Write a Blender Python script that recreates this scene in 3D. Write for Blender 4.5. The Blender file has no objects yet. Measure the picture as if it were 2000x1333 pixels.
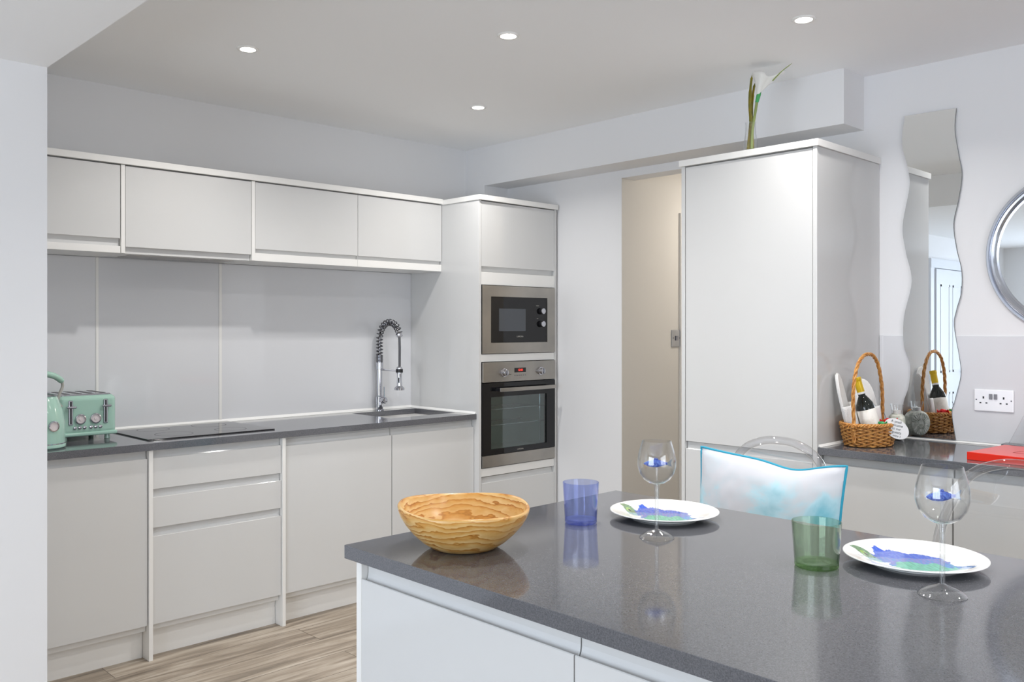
import bpy, bmesh, math, random
from mathutils import Vector, Matrix, noise as mnoise
S = bpy.context.scene
COL = S.collection
random.seed(7)

# ------------------------------------------------------------------ camera, world, light, exposure
YAW = math.radians(45.97)
cam = bpy.data.objects.new('camera', bpy.data.cameras.new('camera'))
COL.objects.link(cam)
cam.location = (0, 0, 1.39)
cam.rotation_euler = (math.radians(90), 0, YAW - math.radians(90))
cam.data.lens = 1722.6 * 36 / 2000
cam.data.sensor_width = 36
cam.data.shift_y = -25.15 / 2000
cam.data.clip_start = 0.05
S.camera = cam
S.view_settings.view_transform = 'Standard'
S.view_settings.look = 'None'
S.view_settings.gamma = 1
S.view_settings.use_curve_mapping = False
S.view_settings.exposure = 0.32
S.cycles.max_bounces = 12
S.cycles.diffuse_bounces = 6
S.cycles.glossy_bounces = 6
S.cycles.transparent_max_bounces = 24
S.cycles.transmission_bounces = 8
S.cycles.use_denoising = True
S.cycles.caustics_reflective = False
S.cycles.caustics_refractive = False
S.cycles.sample_clamp_indirect = 6

SPOT_W = 6.2
WIN_W = 104.0
w = bpy.data.worlds.new('world'); S.world = w; w.use_nodes = True
w.node_tree.nodes['Background'].inputs[0].default_value = (0.62, 0.76, 1.0, 1)
w.node_tree.nodes['Background'].inputs[1].default_value = 0.7


def lamp(name, loc, rot, size, power, color, size_y=None, shape='RECTANGLE', spread=180):
    l = bpy.data.lights.new(name, 'AREA')
    l.shape = shape; l.size = size
    if size_y: l.size_y = size_y
    l.energy = power; l.color = color; l.spread = math.radians(spread)
    o = bpy.data.objects.new(name, l); COL.objects.link(o)
    o.location = loc; o.rotation_euler = rot
    return o


# daylight through the garden doors (left wall) and the window (front wall)
lamp('daylight_garden_doors', (-3.42, 0.95, 1.2), (0, math.radians(-90), 0), 2.0, WIN_W, (0.80, 0.89, 1.0), 2.8)
lamp('daylight_front_window', (0.6, -3.22, 1.4), (math.radians(90), 0, 0), 2.9, WIN_W * 0.46, (0.93, 0.96, 1.0), 1.5)

# ------------------------------------------------------------------ materials
def lin(c):
    c = c / 255
    return c / 12.92 if c <= 0.04045 else ((c + 0.055) / 1.055) ** 2.4


def rgb(r, g, b): return (lin(r), lin(g), lin(b), 1)


def newmat(name):
    m = bpy.data.materials.new(name); m.use_nodes = True
    return m, m.node_tree, m.node_tree.nodes['Principled BSDF']


def mat(name, col, rough=0.5, metal=0.0, spec=0.5, coat=0.0, bump=None, vary=None, emit=None, es=1, trans=0, sheen=0, aniso=0):
    m, nt, b = newmat(name)
    b.inputs['Base Color'].default_value = col
    b.inputs['Roughness'].default_value = rough
    b.inputs['Metallic'].default_value = metal
    b.inputs['Specular IOR Level'].default_value = spec
    b.inputs['Coat Weight'].default_value = coat
    b.inputs['Coat Roughness'].default_value = 0.05
    b.inputs['Transmission Weight'].default_value = trans
    b.inputs['Sheen Weight'].default_value = sheen
    if emit:
        b.inputs['Emission Color'].default_value = emit
        b.inputs['Emission Strength'].default_value = es
    tc = nt.nodes.new('ShaderNodeTexCoord')
    if bump:
        n = nt.nodes.new('ShaderNodeTexNoise'); n.inputs['Scale'].default_value = bump[0]
        n.inputs['Detail'].default_value = 3
        nt.links.new(tc.outputs['Object'], n.inputs['Vector'])
        bp = nt.nodes.new('ShaderNodeBump'); bp.inputs['Strength'].default_value = bump[1]
        bp.inputs['Distance'].default_value = bump[2] if len(bump) > 2 else 0.002
        nt.links.new(n.outputs['Fac'], bp.inputs['Height'])
        nt.links.new(bp.outputs['Normal'], b.inputs['Normal'])
    if vary:   # (scale, colour2, low, high)
        n = nt.nodes.new('ShaderNodeTexNoise'); n.inputs['Scale'].default_value = vary[0]
        n.inputs['Detail'].default_value = 4
        nt.links.new(tc.outputs['Object'], n.inputs['Vector'])
        r = nt.nodes.new('ShaderNodeMapRange')
        r.inputs[1].default_value = vary[2]; r.inputs[2].default_value = vary[3]
        nt.links.new(n.outputs['Fac'], r.inputs[0])
        mx = nt.nodes.new('ShaderNodeMix'); mx.data_type = 'RGBA'
        mx.inputs[6].default_value = col; mx.inputs[7].default_value = vary[1]
        nt.links.new(r.outputs[0], mx.inputs[0])
        nt.links.new(mx.outputs[2], b.inputs['Base Color'])
    return m


def glassmat(name, tint, edge, k=1.0, rough=0.01, ior=1.45, gcol=(1, 1, 1, 1)):
    """Thin glass: tinted see-through with Fresnel reflection; deeper colour where the wall is seen edge on."""
    m = bpy.data.materials.new(name); m.use_nodes = True
    nt = m.node_tree; nt.nodes.clear()
    out = nt.nodes.new('ShaderNodeOutputMaterial')
    tr = nt.nodes.new('ShaderNodeBsdfTransparent'); gl = nt.nodes.new('ShaderNodeBsdfGlossy')
    gl.inputs['Roughness'].default_value = rough
    gl.inputs['Color'].default_value = gcol
    lw = nt.nodes.new('ShaderNodeLayerWeight'); lw.inputs['Blend'].default_value = 0.5
    p = nt.nodes.new('ShaderNodeMath'); p.operation = 'POWER'; p.inputs[1].default_value = 4.0
    nt.links.new(lw.outputs['Facing'], p.inputs[0])
    mx = nt.nodes.new('ShaderNodeMix'); mx.data_type = 'RGBA'
    mx.inputs[6].default_value = tint; mx.inputs[7].default_value = edge
    nt.links.new(p.outputs[0], mx.inputs[0]); nt.links.new(mx.outputs[2], tr.inputs['Color'])
    fr = nt.nodes.new('ShaderNodeFresnel'); fr.inputs['IOR'].default_value = ior
    g = nt.nodes.new('ShaderNodeNewGeometry')
    # same Fresnel from both sides of the wall
    lf = nt.nodes.new('ShaderNodeMath'); lf.operation = 'POWER'; lf.inputs[1].default_value = 5.0
    nt.links.new(lw.outputs['Facing'], lf.inputs[0])
    sc = nt.nodes.new('ShaderNodeMath'); sc.operation = 'MULTIPLY_ADD'
    sc.inputs[1].default_value = 0.85 * k; sc.inputs[2].default_value = 0.035 * k
    nt.links.new(lf.outputs[0], sc.inputs[0])
    ms = nt.nodes.new('ShaderNodeMixShader')
    nt.links.new(sc.outputs[0], ms.inputs[0]); nt.links.new(tr.outputs[0], ms.inputs[1]); nt.links.new(gl.outputs[0], ms.inputs[2])
    nt.links.new(ms.outputs[0], out.inputs['Surface'])
    return m


M = {}
M['wall'] = mat('wall_paint', rgb(229, 229, 230), 0.75, bump=(180, 0.05, 0.001))
M['ceil'] = mat('ceiling_paint', rgb(246, 247, 248), 0.85, bump=(150, 0.05, 0.001))
M['hall'] = mat('hall_paint', rgb(216, 212, 205), 0.8)
M['lacquer'] = mat('white_gloss_lacquer', rgb(210, 210, 209), 0.09, spec=0.5, bump=(1.6, 0.02, 0.004))
M['carcase'] = mat('white_melamine', rgb(228, 227, 224), 0.28)
M['board'] = mat('white_board', rgb(235, 234, 231), 0.22)
M['splash'] = mat('white_glass_splashback', rgb(216, 217, 220), 0.06, spec=0.5)
M['seal'] = mat('white_sealant', rgb(235, 235, 233), 0.4)
M['steel'] = mat('brushed_steel', rgb(178, 173, 166), 0.3, 1.0, vary=(4, rgb(160, 157, 152), 0.35, 0.65))
M['chrome'] = mat('chrome', rgb(200, 201, 208), 0.07, 1.0)
M['darkchrome'] = mat('dark_steel', rgb(120, 120, 124), 0.22, 1.0)
M['blackglass'] = mat('black_glass', rgb(16, 16, 19), 0.05, spec=0.5)
M['blackplastic'] = mat('black_plastic', rgb(24, 24, 27), 0.35)
M['screen'] = mat('smoked_window', rgb(72, 76, 82), 0.12)
M['hob'] = mat('hob_glass', rgb(14, 14, 16), 0.04, spec=0.8)
M['sink'] = mat('sink_composite', rgb(74, 70, 68), 0.4)
M['gap'] = mat('dark_gap', rgb(50, 48, 46), 0.8)
M['plate'] = mat('white_porcelain', rgb(240, 240, 238), 0.08, coat=0.5)
M['mint'] = mat('mint_enamel', rgb(160, 196, 181), 0.12, coat=0.6)
M['grey'] = mat('grey_plastic', rgb(160, 158, 152), 0.35)
M['dial'] = mat('dial_face', rgb(214, 205, 206), 0.3)
M['towel'] = mat('white_towelling', rgb(238, 237, 235), 0.95, bump=(420, 0.8, 0.004), sheen=0.3)
M['piping'] = mat('teal_piping', rgb(40, 155, 185), 0.7)
M['wicker_rim'] = mat('wicker_rim', rgb(208, 152, 82), 0.5, vary=(90, rgb(170, 108, 44), 0.4, 0.65))
M['wicker'] = mat('wicker', rgb(206, 150, 80), 0.5, vary=(70, rgb(160, 102, 42), 0.4, 0.65))
M['wicker_d'] = mat('wicker_stake', rgb(130, 86, 40), 0.6)
M['bottle'] = mat('dark_bottle_glass', rgb(22, 26, 22), 0.06)
M['capsule'] = mat('gold_capsule', rgb(214, 178, 20), 0.35, 0.2)
M['paper'] = mat('paper_label', rgb(236, 233, 226), 0.7, vary=(22, rgb(196, 188, 172), 0.5, 0.75))
M['card'] = mat('white_card', rgb(240, 240, 240), 0.6)
M['ink'] = mat('ink', rgb(50, 54, 60), 0.7)
M['red'] = mat('red_card', rgb(222, 34, 2), 0.3, coat=0.3)
M['redprint'] = mat('red_box_print', rgb(150, 40, 35), 0.4)
M['redfoil'] = mat('red_foil', rgb(225, 20, 25), 0.25, 0.2, bump=(160, 0.6, 0.003))
M['greenfoil'] = mat('green_foil', rgb(46, 140, 80), 0.2, 0.4, bump=(160, 0.6, 0.003))
M['goldfoil'] = mat('gold_foil', rgb(210, 160, 40), 0.3, 0.5, bump=(160, 0.6, 0.003))
M['leaf'] = mat('olive_leaf', rgb(134, 118, 20), 0.45, vary=(30, rgb(104, 104, 28), 0.4, 0.6))
M['stem'] = mat('pale_stem', rgb(142, 156, 92), 0.45)
M['calyx'] = mat('green_calyx', rgb(70, 165, 95), 0.45)
M['petal'] = mat('white_petal', rgb(232, 231, 226), 0.45)
M['stone'] = mat('frosted_relief_glass', rgb(172, 176, 164), 0.35, vary=(55, rgb(214, 214, 204), 0.42, 0.6), bump=(75, 0.9, 0.004))
M['candle'] = mat('white_wax', rgb(242, 242, 240), 0.5)
M['mirror'] = mat('mirror_silver', (0.90, 0.93, 0.94, 1), 0.0, 1.0)
M['mirroredge'] = mat('mirror_edge', rgb(112, 122, 124), 0.15, 0.3)
M['frame'] = mat('silver_frame', rgb(205, 208, 216), 0.16, 1.0)
M['socket'] = mat('polished_plate', rgb(250, 250, 252), 0.3, 0.25)
M['switchgrey'] = mat('switch_grey', rgb(132, 132, 138), 0.35)
M['bulb'] = mat('lit_bulb', (1, 1, 1, 1), 0.5, emit=(1, 0.97, 0.92, 1), es=9)
M['led'] = mat('red_led', rgb(60, 0, 0), 0.5, emit=(1, 0.05, 0.03, 1), es=1.6)
M['cavity'] = mat('oven_enamel', rgb(120, 142, 138), 0.4)
M['doorpaint'] = mat('door_paint', rgb(222, 226, 232), 0.35)
M['upvc'] = mat('window_frame', rgb(235, 235, 235), 0.3)
M['clear'] = glassmat('clear_glass', (0.985, 0.987, 0.985, 1), (0.42, 0.44, 0.45, 1), 1.5)
M['stemglass'] = glassmat('stem_glass', (0.97, 0.975, 0.975, 1), (0.30, 0.33, 0.34, 1), 2.6)
M['acrylic'] = glassmat('clear_acrylic', (0.955, 0.955, 0.958, 1), (0.36, 0.37, 0.39, 1), 1.7)
M['tube'] = glassmat('clear_acrylic_tube', (0.90, 0.90, 0.91, 1), (0.16, 0.17, 0.19, 1), 3.2)
M['ovenglass'] = glassmat('oven_door_glass', (0.72, 0.79, 0.78, 1), (0.4, 0.44, 0.44, 1), 2.6)
M['blueglass'] = glassmat('blue_glass', (0.80, 0.835, 0.975, 1), (0.34, 0.40, 0.85, 1), 1.0)
M['bluebase'] = glassmat('blue_glass_base', (0.66, 0.71, 0.95, 1), (0.25, 0.32, 0.82, 1), 1.0)
M['greenglass'] = glassmat('green_glass', (0.85, 0.905, 0.835, 1), (0.26, 0.38, 0.26, 1), 1.0)
M['greenbase'] = glassmat('green_glass_base', (0.66, 0.80, 0.58, 1), (0.25, 0.45, 0.18, 1), 1.0)


def quartz():
    m, nt, b = newmat('grey_quartz')
    tc = nt.nodes.new('ShaderNodeTexCoord')
    n = nt.nodes.new('ShaderNodeTexNoise'); n.inputs['Scale'].default_value = 420; n.inputs['Detail'].default_value = 2
    nt.links.new(tc.outputs['Object'], n.inputs['Vector'])
    r = nt.nodes.new('ShaderNodeValToRGB')
    r.color_ramp.elements[0].position = 0.3; r.color_ramp.elements[0].color = rgb(78, 79, 84)
    r.color_ramp.elements[1].position = 0.72; r.color_ramp.elements[1].color = rgb(106, 107, 112)
    nt.links.new(n.outputs['Fac'], r.inputs[0]); nt.links.new(r.outputs[0], b.inputs['Base Color'])
    b.inputs['Roughness'].default_value = 0.075
    b.inputs['Specular IOR Level'].default_value = 0.9
    return m


def floorwood():
    m, nt, b = newmat('grey_oak_planks')
    L = nt.links.new
    tc = nt.nodes.new('ShaderNodeTexCoord')
    br = nt.nodes.new('ShaderNodeTexBrick')
    br.inputs['Scale'].default_value = 1.0
    br.inputs['Brick Width'].default_value = 1.3; br.inputs['Row Height'].default_value = 0.19
    br.inputs['Mortar Size'].default_value = 0.0016; br.inputs['Mortar Smooth'].default_value = 0.3
    br.offset = 0.37
    br.inputs['Color1'].default_value = (0.0, 0, 0, 1); br.inputs['Color2'].default_value = (1, 1, 1, 1)
    br.inputs['Mortar'].default_value = (0.3, 0.3, 0.3, 1)
    L(tc.outputs['Object'], br.inputs['Vector'])
    mp = nt.nodes.new('ShaderNodeMapping'); mp.inputs['Scale'].default_value = (1.1, 13, 1)
    L(tc.outputs['Object'], mp.inputs['Vector'])
    add = nt.nodes.new('ShaderNodeVectorMath'); add.operation = 'MULTIPLY_ADD'
    add.inputs[1].default_value = (7, 5, 0)
    L(br.outputs['Color'], add.inputs[0]); L(mp.outputs[0], add.inputs[2])
    n = nt.nodes.new('ShaderNodeTexNoise'); n.inputs['Scale'].default_value = 1.6; n.inputs['Detail'].default_value = 6
    n.inputs['Distortion'].default_value = 0.9; n.inputs['Roughness'].default_value = 0.6
    L(add.outputs[0], n.inputs['Vector'])
    r = nt.nodes.new('ShaderNodeValToRGB')
    e = r.color_ramp.elements
    e[0].position = 0.3; e[0].color = rgb(108, 97, 84)
    e[1].position = 0.72; e[1].color = rgb(198, 188, 173)
    k = e.new(0.5); k.color = rgb(158, 145, 129)
    L(n.outputs['Fac'], r.inputs[0])
    hs = nt.nodes.new('ShaderNodeMix'); hs.data_type = 'RGBA'; hs.blend_type = 'MULTIPLY'
    hs.inputs[0].default_value = 0.35
    tone = nt.nodes.new('ShaderNodeMix'); tone.data_type = 'RGBA'
    tone.inputs[6].default_value = (0.62, 0.60, 0.58, 1); tone.inputs[7].default_value = (1, 1, 1, 1)
    L(br.outputs['Color'], tone.inputs[0])
    L(r.outputs[0], hs.inputs[6]); L(tone.outputs[2], hs.inputs[7])
    g = nt.nodes.new('ShaderNodeMix'); g.data_type = 'RGBA'
    g.inputs[7].default_value = rgb(80, 70, 58)
    L(br.outputs['Fac'], g.inputs[0]); L(hs.outputs[2], g.inputs[6])
    L(g.outputs[2], b.inputs['Base Color'])
    b.inputs['Roughness'].default_value = 0.42
    bp = nt.nodes.new('ShaderNodeBump'); bp.inputs['Strength'].default_value = 0.15; bp.inputs['Distance'].default_value = 0.002
    L(n.outputs['Fac'], bp.inputs['Height']); L(bp.outputs[0], b.inputs['Normal'])
    return m


def olivewood():
    m, nt, b = newmat('olive_wood')
    L = nt.links.new
    tc = nt.nodes.new('ShaderNodeTexCoord')
    mp = nt.nodes.new('ShaderNodeMapping'); mp.inputs['Scale'].default_value = (1.0, 1.0, 3.0)
    mp.inputs['Rotation'].default_value = (math.radians(6), math.radians(-5), 0)
    L(tc.outputs['Object'], mp.inputs['Vector'])
    n = nt.nodes.new('ShaderNodeTexNoise'); n.inputs['Scale'].default_value = 7; n.inputs['Detail'].default_value = 4
    n.inputs['Roughness'].default_value = 0.55
    L(mp.outputs[0], n.inputs['Vector'])
    mu = nt.nodes.new('ShaderNodeMath'); mu.operation = 'MULTIPLY_ADD'; mu.inputs[1].default_value = 0.075
    sx = nt.nodes.new('ShaderNodeSeparateXYZ'); L(tc.outputs['Object'], sx.inputs[0])
    L(n.outputs['Fac'], mu.inputs[0]); L(sx.outputs['Z'], mu.inputs[2])
    fr = nt.nodes.new('ShaderNodeMath'); fr.operation = 'MULTIPLY'; fr.inputs[1].default_value = 72
    L(mu.outputs[0], fr.inputs[0])
    f2 = nt.nodes.new('ShaderNodeMath'); f2.operation = 'FRACT'; L(fr.outputs[0], f2.inputs[0])
    r = nt.nodes.new('ShaderNodeValToRGB')
    e = r.color_ramp.elements
    e[0].position = 0.0; e[0].color = rgb(228, 194, 136)
    e[1].position = 1.0; e[1].color = rgb(226, 188, 124)
    for p, c in ((0.45, (216, 174, 106)), (0.78, (200, 140, 62)), (0.90, (158, 96, 30)), (0.96, (206, 150, 74))):
        k = e.new(p); k.color = rgb(*c)
    L(f2.outputs[0], r.inputs[0])
    n2 = nt.nodes.new('ShaderNodeTexNoise'); n2.inputs['Scale'].default_value = 9
    L(tc.outputs['Object'], n2.inputs['Vector'])
    r2 = nt.nodes.new('ShaderNodeMapRange'); r2.inputs[1].default_value = 0.35; r2.inputs[2].default_value = 0.62
    L(n2.outputs['Fac'], r2.inputs[0])
    mx = nt.nodes.new('ShaderNodeMix'); mx.data_type = 'RGBA'; mx.inputs[7].default_value = rgb(212, 158, 82)
    r3 = nt.nodes.new('ShaderNodeMath'); r3.operation = 'MULTIPLY'; r3.inputs[1].default_value = 0.42
    L(r2.outputs[0], r3.inputs[0]); L(r3.outputs[0], mx.inputs[0]); L(r.outputs[0], mx.inputs[6])
    L(mx.outputs[2], b.inputs['Base Color'])
    b.inputs['Roughness'].default_value = 0.3
    return m


def watercolour():
    m, nt, b = newmat('cushion_print')
    L = nt.links.new
    tc = nt.nodes.new('ShaderNodeTexCoord')
    n = nt.nodes.new('ShaderNodeTexNoise'); n.inputs['Scale'].default_value = 5.5; n.inputs['Detail'].default_value = 5
    n.inputs['Distortion'].default_value = 0.6
    L(tc.outputs['Object'], n.inputs['Vector'])
    sx = nt.nodes.new('ShaderNodeSeparateXYZ'); L(tc.outputs['Object'], sx.inputs[0])
    g = nt.nodes.new('ShaderNodeMath'); g.operation = 'MULTIPLY_ADD'; g.inputs[1].default_value = -0.5
    L(sx.outputs['Z'], g.inputs[0]); L(n.outputs['Fac'], g.inputs[2])
    r = nt.nodes.new('ShaderNodeValToRGB'); e = r.color_ramp.elements
    e[0].position = 0.2; e[0].color = rgb(202, 204, 210)
    e[1].position = 0.52; e[1].color = rgb(118, 184, 202)
    k = e.new(0.30); k.color = rgb(196, 205, 212)
    k = e.new(0.37); k.color = rgb(176, 212, 224)
    L(g.outputs[0], r.inputs[0]); L(r.outputs[0], b.inputs['Base Color'])
    b.inputs['Roughness'].default_value = 0.9
    return m


def fishmat():
    m, nt, b = newmat('blue_speckled_glass')
    L = nt.links.new
    tc = nt.nodes.new('ShaderNodeTexCoord')
    n = nt.nodes.new('ShaderNodeTexNoise'); n.inputs['Scale'].default_value = 380; n.inputs['Detail'].default_value = 2
    L(tc.outputs['Object'], n.inputs['Vector'])
    r = nt.nodes.new('ShaderNodeValToRGB'); e = r.color_ramp.elements
    e[0].position = 0.38; e[0].color = rgb(30, 60, 165)
    e[1].position = 0.62; e[1].color = rgb(96, 130, 214)
    L(n.outputs['Fac'], r.inputs[0]); L(r.outputs[0], b.inputs['Base Color'])
    b.inputs['Roughness'].default_value = 0.35
    b.inputs['Specular IOR Level'].default_value = 0.2
    return m


def paintmat():
    m, nt, b = newmat('painted_porcelain')
    a = nt.nodes.new('ShaderNodeVertexColor'); a.layer_name = 'Paint'
    nt.links.new(a.outputs['Color'], b.inputs['Base Color'])
    b.inputs['Roughness'].default_value = 0.1; b.inputs['Coat Weight'].default_value = 0.4
    return m


M['quartz'] = quartz(); M['floor'] = floorwood(); M['olive'] = olivewood()
M['cushion'] = watercolour(); M['fish'] = fishmat(); M['paint'] = paintmat()


# ------------------------------------------------------------------ mesh helpers
class B:
    def __init__(s): s.bm = bmesh.new(); s.mi = 0; s.flat = []

    def _mark(s, f0):
        s.bm.faces.ensure_lookup_table()
        for f in s.bm.faces[f0:]: f.material_index = s.mi

    def box(s, x0, x1, y0, y1, z0, z1, bev=0.0, seg=2):
        t = bmesh.new()
        bmesh.ops.create_cube(t, size=1)
        for v in t.verts:
            v.co = Vector((x0 + (v.co.x + .5) * (x1 - x0), y0 + (v.co.y + .5) * (y1 - y0), z0 + (v.co.z + .5) * (z1 - z0)))
        if bev > 0:
            bmesh.ops.bevel(t, geom=list(t.edges), offset=bev, segments=seg, affect='EDGES', profile=0.5)
        s.merge(t, True); return s

    def merge(s, t, flat=False):
        f0 = len(s.bm.faces)
        me = bpy.data.meshes.new('tmp'); t.to_mesh(me); t.free()
        s.bm.from_mesh(me); bpy.data.meshes.remove(me)
        if flat: s.flat.append((f0, len(s.bm.faces)))
        s._mark(f0)

    def prism(s, pts, axis, a, b):
        """2D polygon extruded along axis from a to b. pts are in the other two axes in order (x: y,z / y: x,z / z: x,y)."""
        def P(p, t):
            return {'x': (t, p[0], p[1]), 'y': (p[0], t, p[1]), 'z': (p[0], p[1], t)}[axis]
        f0 = len(s.bm.faces)
        va = [s.bm.verts.new(P(p, a)) for p in pts]; vb = [s.bm.verts.new(P(p, b)) for p in pts]
        n = len(pts)
        fs = [s.bm.faces.new(va), s.bm.faces.new(vb)]
        for i in range(n): fs.append(s.bm.faces.new((va[i], va[(i + 1) % n], vb[(i + 1) % n], vb[i])))
        bmesh.ops.recalc_face_normals(s.bm, faces=fs)
        s.flat.append((f0, len(s.bm.faces)))
        s._mark(f0); return s

    def lathe(s, prof, seg=48, c=(0, 0, 0), axis='z', mod=None, sx=1, sy=1):
        f0 = len(s.bm.faces); rings = []
        for r, z in prof:
            if r < 1e-6:
                p = (0, 0, z); rings.append([s.bm.verts.new(s._ax(p, c, axis))])
            else:
                ring = []
                for i in range(seg):
                    a = 2 * math.pi * i / seg
                    rr, zz = (mod(a, r, z) if mod else (r, z))
                    ring.append(s.bm.verts.new(s._ax((rr * math.cos(a) * sx, rr * math.sin(a) * sy, zz), c, axis)))
                rings.append(ring)
        fs = []
        for A, C in zip(rings, rings[1:]):
            for i in range(seg):
                j = (i + 1) % seg
                if len(A) == 1 and len(C) == 1: continue
                if len(A) == 1: fs.append(s.bm.faces.new((A[0], C[j], C[i])))
                elif len(C) == 1: fs.append(s.bm.faces.new((A[i], A[j], C[0])))
                else: fs.append(s.bm.faces.new((A[i], A[j], C[j], C[i])))
        bmesh.ops.recalc_face_normals(s.bm, faces=fs)
        s._mark(f0); return s

    def _ax(s, p, c, axis):
        x, y, z = p
        if axis == 'y': x, y, z = x, z, y
        elif axis == '-y': x, y, z = x, -z, y
        elif axis == 'x': x, y, z = z, x, y
        elif axis == '-x': x, y, z = -z, x, y
        return (x + c[0], y + c[1], z + c[2])

    def tube(s, pts, r, seg=10, closed=False, cap=True, flat=1.0):
        f0 = len(s.bm.faces)
        pts = [Vector(p) for p in pts]; n = len(pts)
        rs = r if isinstance(r, (list, tuple)) else [r] * n
        rings = []; up = None
        for i, p in enumerate(pts):
            a = pts[(i - 1) % n] if (closed or i > 0) else p
            b = pts[(i + 1) % n] if (closed or i < n - 1) else p
            t = (b - a)
            if t.length < 1e-9: t = Vector((0, 0, 1))
            t.normalize()
            if up is None: up = Vector((0, 0, 1)) if abs(t.z) < 0.9 else Vector((1, 0, 0))
            u = up - t * up.dot(t)
            if u.length < 1e-6: u = t.orthogonal()
            u.normalize(); v = t.cross(u); up = u
            rings.append([s.bm.verts.new(p + (u * math.cos(2 * math.pi * k / seg) * flat + v * math.sin(2 * math.pi * k / seg)) * rs[i]) for k in range(seg)])
        m = n if closed else n - 1
        for i in range(m):
            A, C = rings[i], rings[(i + 1) % n]
            for k in range(seg):
                j = (k + 1) % seg
                s.bm.faces.new((A[k], A[j], C[j], C[k]))
        if cap and not closed:
            s.bm.faces.new(list(reversed(rings[0]))); s.bm.faces.new(rings[-1])
        s._mark(f0); return s

    def ball(s, c, r, sx=1, sy=1, sz=1, u=20, v=12):
        t = bmesh.new(); bmesh.ops.create_uvsphere(t, u_segments=u, v_segments=v, radius=r)
        for q in t.verts: q.co = Vector((q.co.x * sx + c[0], q.co.y * sy + c[1], q.co.z * sz + c[2]))
        s.merge(t); return s

    def xf(s, mtx):
        bmesh.ops.transform(s.bm, matrix=mtx, verts=list(s.bm.verts)); return s


def root_loc(o):
    while o.parent: o = o.parent
    return o.location.copy()


def fin(name, b, mats, parent=None, local=False, ang=35):
    me = bpy.data.meshes.new(name)
    if parent is not None and not local:
        bmesh.ops.translate(b.bm, vec=-root_loc(parent), verts=list(b.bm.verts))
    b.bm.to_mesh(me); b.bm.free()
    for m in (mats if isinstance(mats, (list, tuple)) else [mats]): me.materials.append(M[m] if isinstance(m, str) else m)
    me.shade_smooth(); me.set_sharp_from_angle(angle=math.radians(ang))
    for a_, b_ in b.flat:
        for i in range(a_, min(b_, len(me.polygons))): me.polygons[i].use_smooth = False
    o = bpy.data.objects.new(name, me); COL.objects.link(o)
    if parent is not None: o.parent = parent
    return o


def tag(o, label, cat, group=None, kind=None):
    o['label'] = label; o['category'] = cat
    if group: o['group'] = group
    if kind: o['kind'] = kind
    return o


def thing(name, label, cat, loc, group=None, rz=0):
    o = bpy.data.objects.new(name, None); COL.objects.link(o)
    o.location = loc; o.rotation_euler = (0, 0, rz); o.empty_display_size = 0.05
    return tag(o, label, cat, group)


def struct(name, b, m, label, cat):
    return tag(fin(name, b, m), label, cat, kind='structure')


def recentre(o):
    """Move a single mesh's origin to the centre of its base."""
    me = o.data
    xs = [v.co for v in me.vertices]
    c = Vector(((min(v.x for v in xs) + max(v.x for v in xs)) / 2, (min(v.y for v in xs) + max(v.y for v in xs)) / 2, min(v.z for v in xs)))
    me.transform(Matrix.Translation(-c)); o.location = c
    return o


def dup(root, loc, label=None, group=None, rz=None, scale=None):
    def cp(o, parent):
        c = o.copy(); COL.objects.link(c)
        if parent is not None: c.parent = parent
        for ch in kids.get(o.name, []): cp(ch, c)
        return c
    kids = {}
    for o in bpy.data.objects:
        if o.parent: kids.setdefault(o.parent.name, []).append(o)
    r = cp(root, None); r.location = loc
    if label: r['label'] = label
    if group: r['group'] = group
    if rz is not None: r.rotation_euler = (0, 0, rz)
    if scale: r.scale = (scale,) * 3
    return r


def text(name, s, size, loc, rot, m, parent, local=False, extrude=0.0003, align='CENTER'):
    c = bpy.data.curves.new(name, 'FONT'); c.body = s; c.size = size; c.extrude = extrude
    c.align_x = align; c.align_y = 'CENTER'; c.materials.append(M[m])
    o = bpy.data.objects.new(name, c); COL.objects.link(o)
    me = bpy.data.meshes.new_from_object(o.evaluated_get(bpy.context.evaluated_depsgraph_get()))
    bpy.data.objects.remove(o); bpy.data.curves.remove(c)
    me.name = name
    o = bpy.data.objects.new(name, me); COL.objects.link(o); o.parent = parent
    o.location = Vector(loc) - (Vector((0, 0, 0)) if local else root_loc(parent)); o.rotation_euler = rot
    return o


# ------------------------------------------------------------------ the room
CEIL = 2.53; LOW = 2.30; XR = 3.93; YB = 4.284
struct('floor', B().box(-3.4, 5.7, -3.2, 4.4, -0.1, 0), 'floor', 'grey-brown wood plank floor', 'floor')
b = B(); b.box(0.973, 4.05, -3.2, 4.42, CEIL, CEIL + 0.12)
struct('ceiling', b, 'ceil', 'white kitchen ceiling with recessed downlights', 'ceiling')
b = B(); b.box(-3.4, 0.973, -3.2, 4.42, LOW, CEIL + 0.12)
struct('ceiling', b, 'ceil', 'lower ceiling of the living area in the top left corner', 'ceiling')
struct('wall_back', B().box(0.7, 4.2, YB + 0.002, YB + 0.13, 0, CEIL), 'wall', 'back wall behind the long run of white units', 'wall')
b = B(); b.box(-3.3, 0.973, 3.34, 3.50, 0, LOW)
# opening for the white door seen in the mirror is a door standing on this wall's face
struct('wall_partition', b, 'wall', 'white wall end at the left edge of the picture', 'wall')
struct('wall_alcove', B().box(0.70, 0.80, 3.50, YB, 0, CEIL), 'wall', 'short wall closing the kitchen run behind the partition', 'wall')
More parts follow.
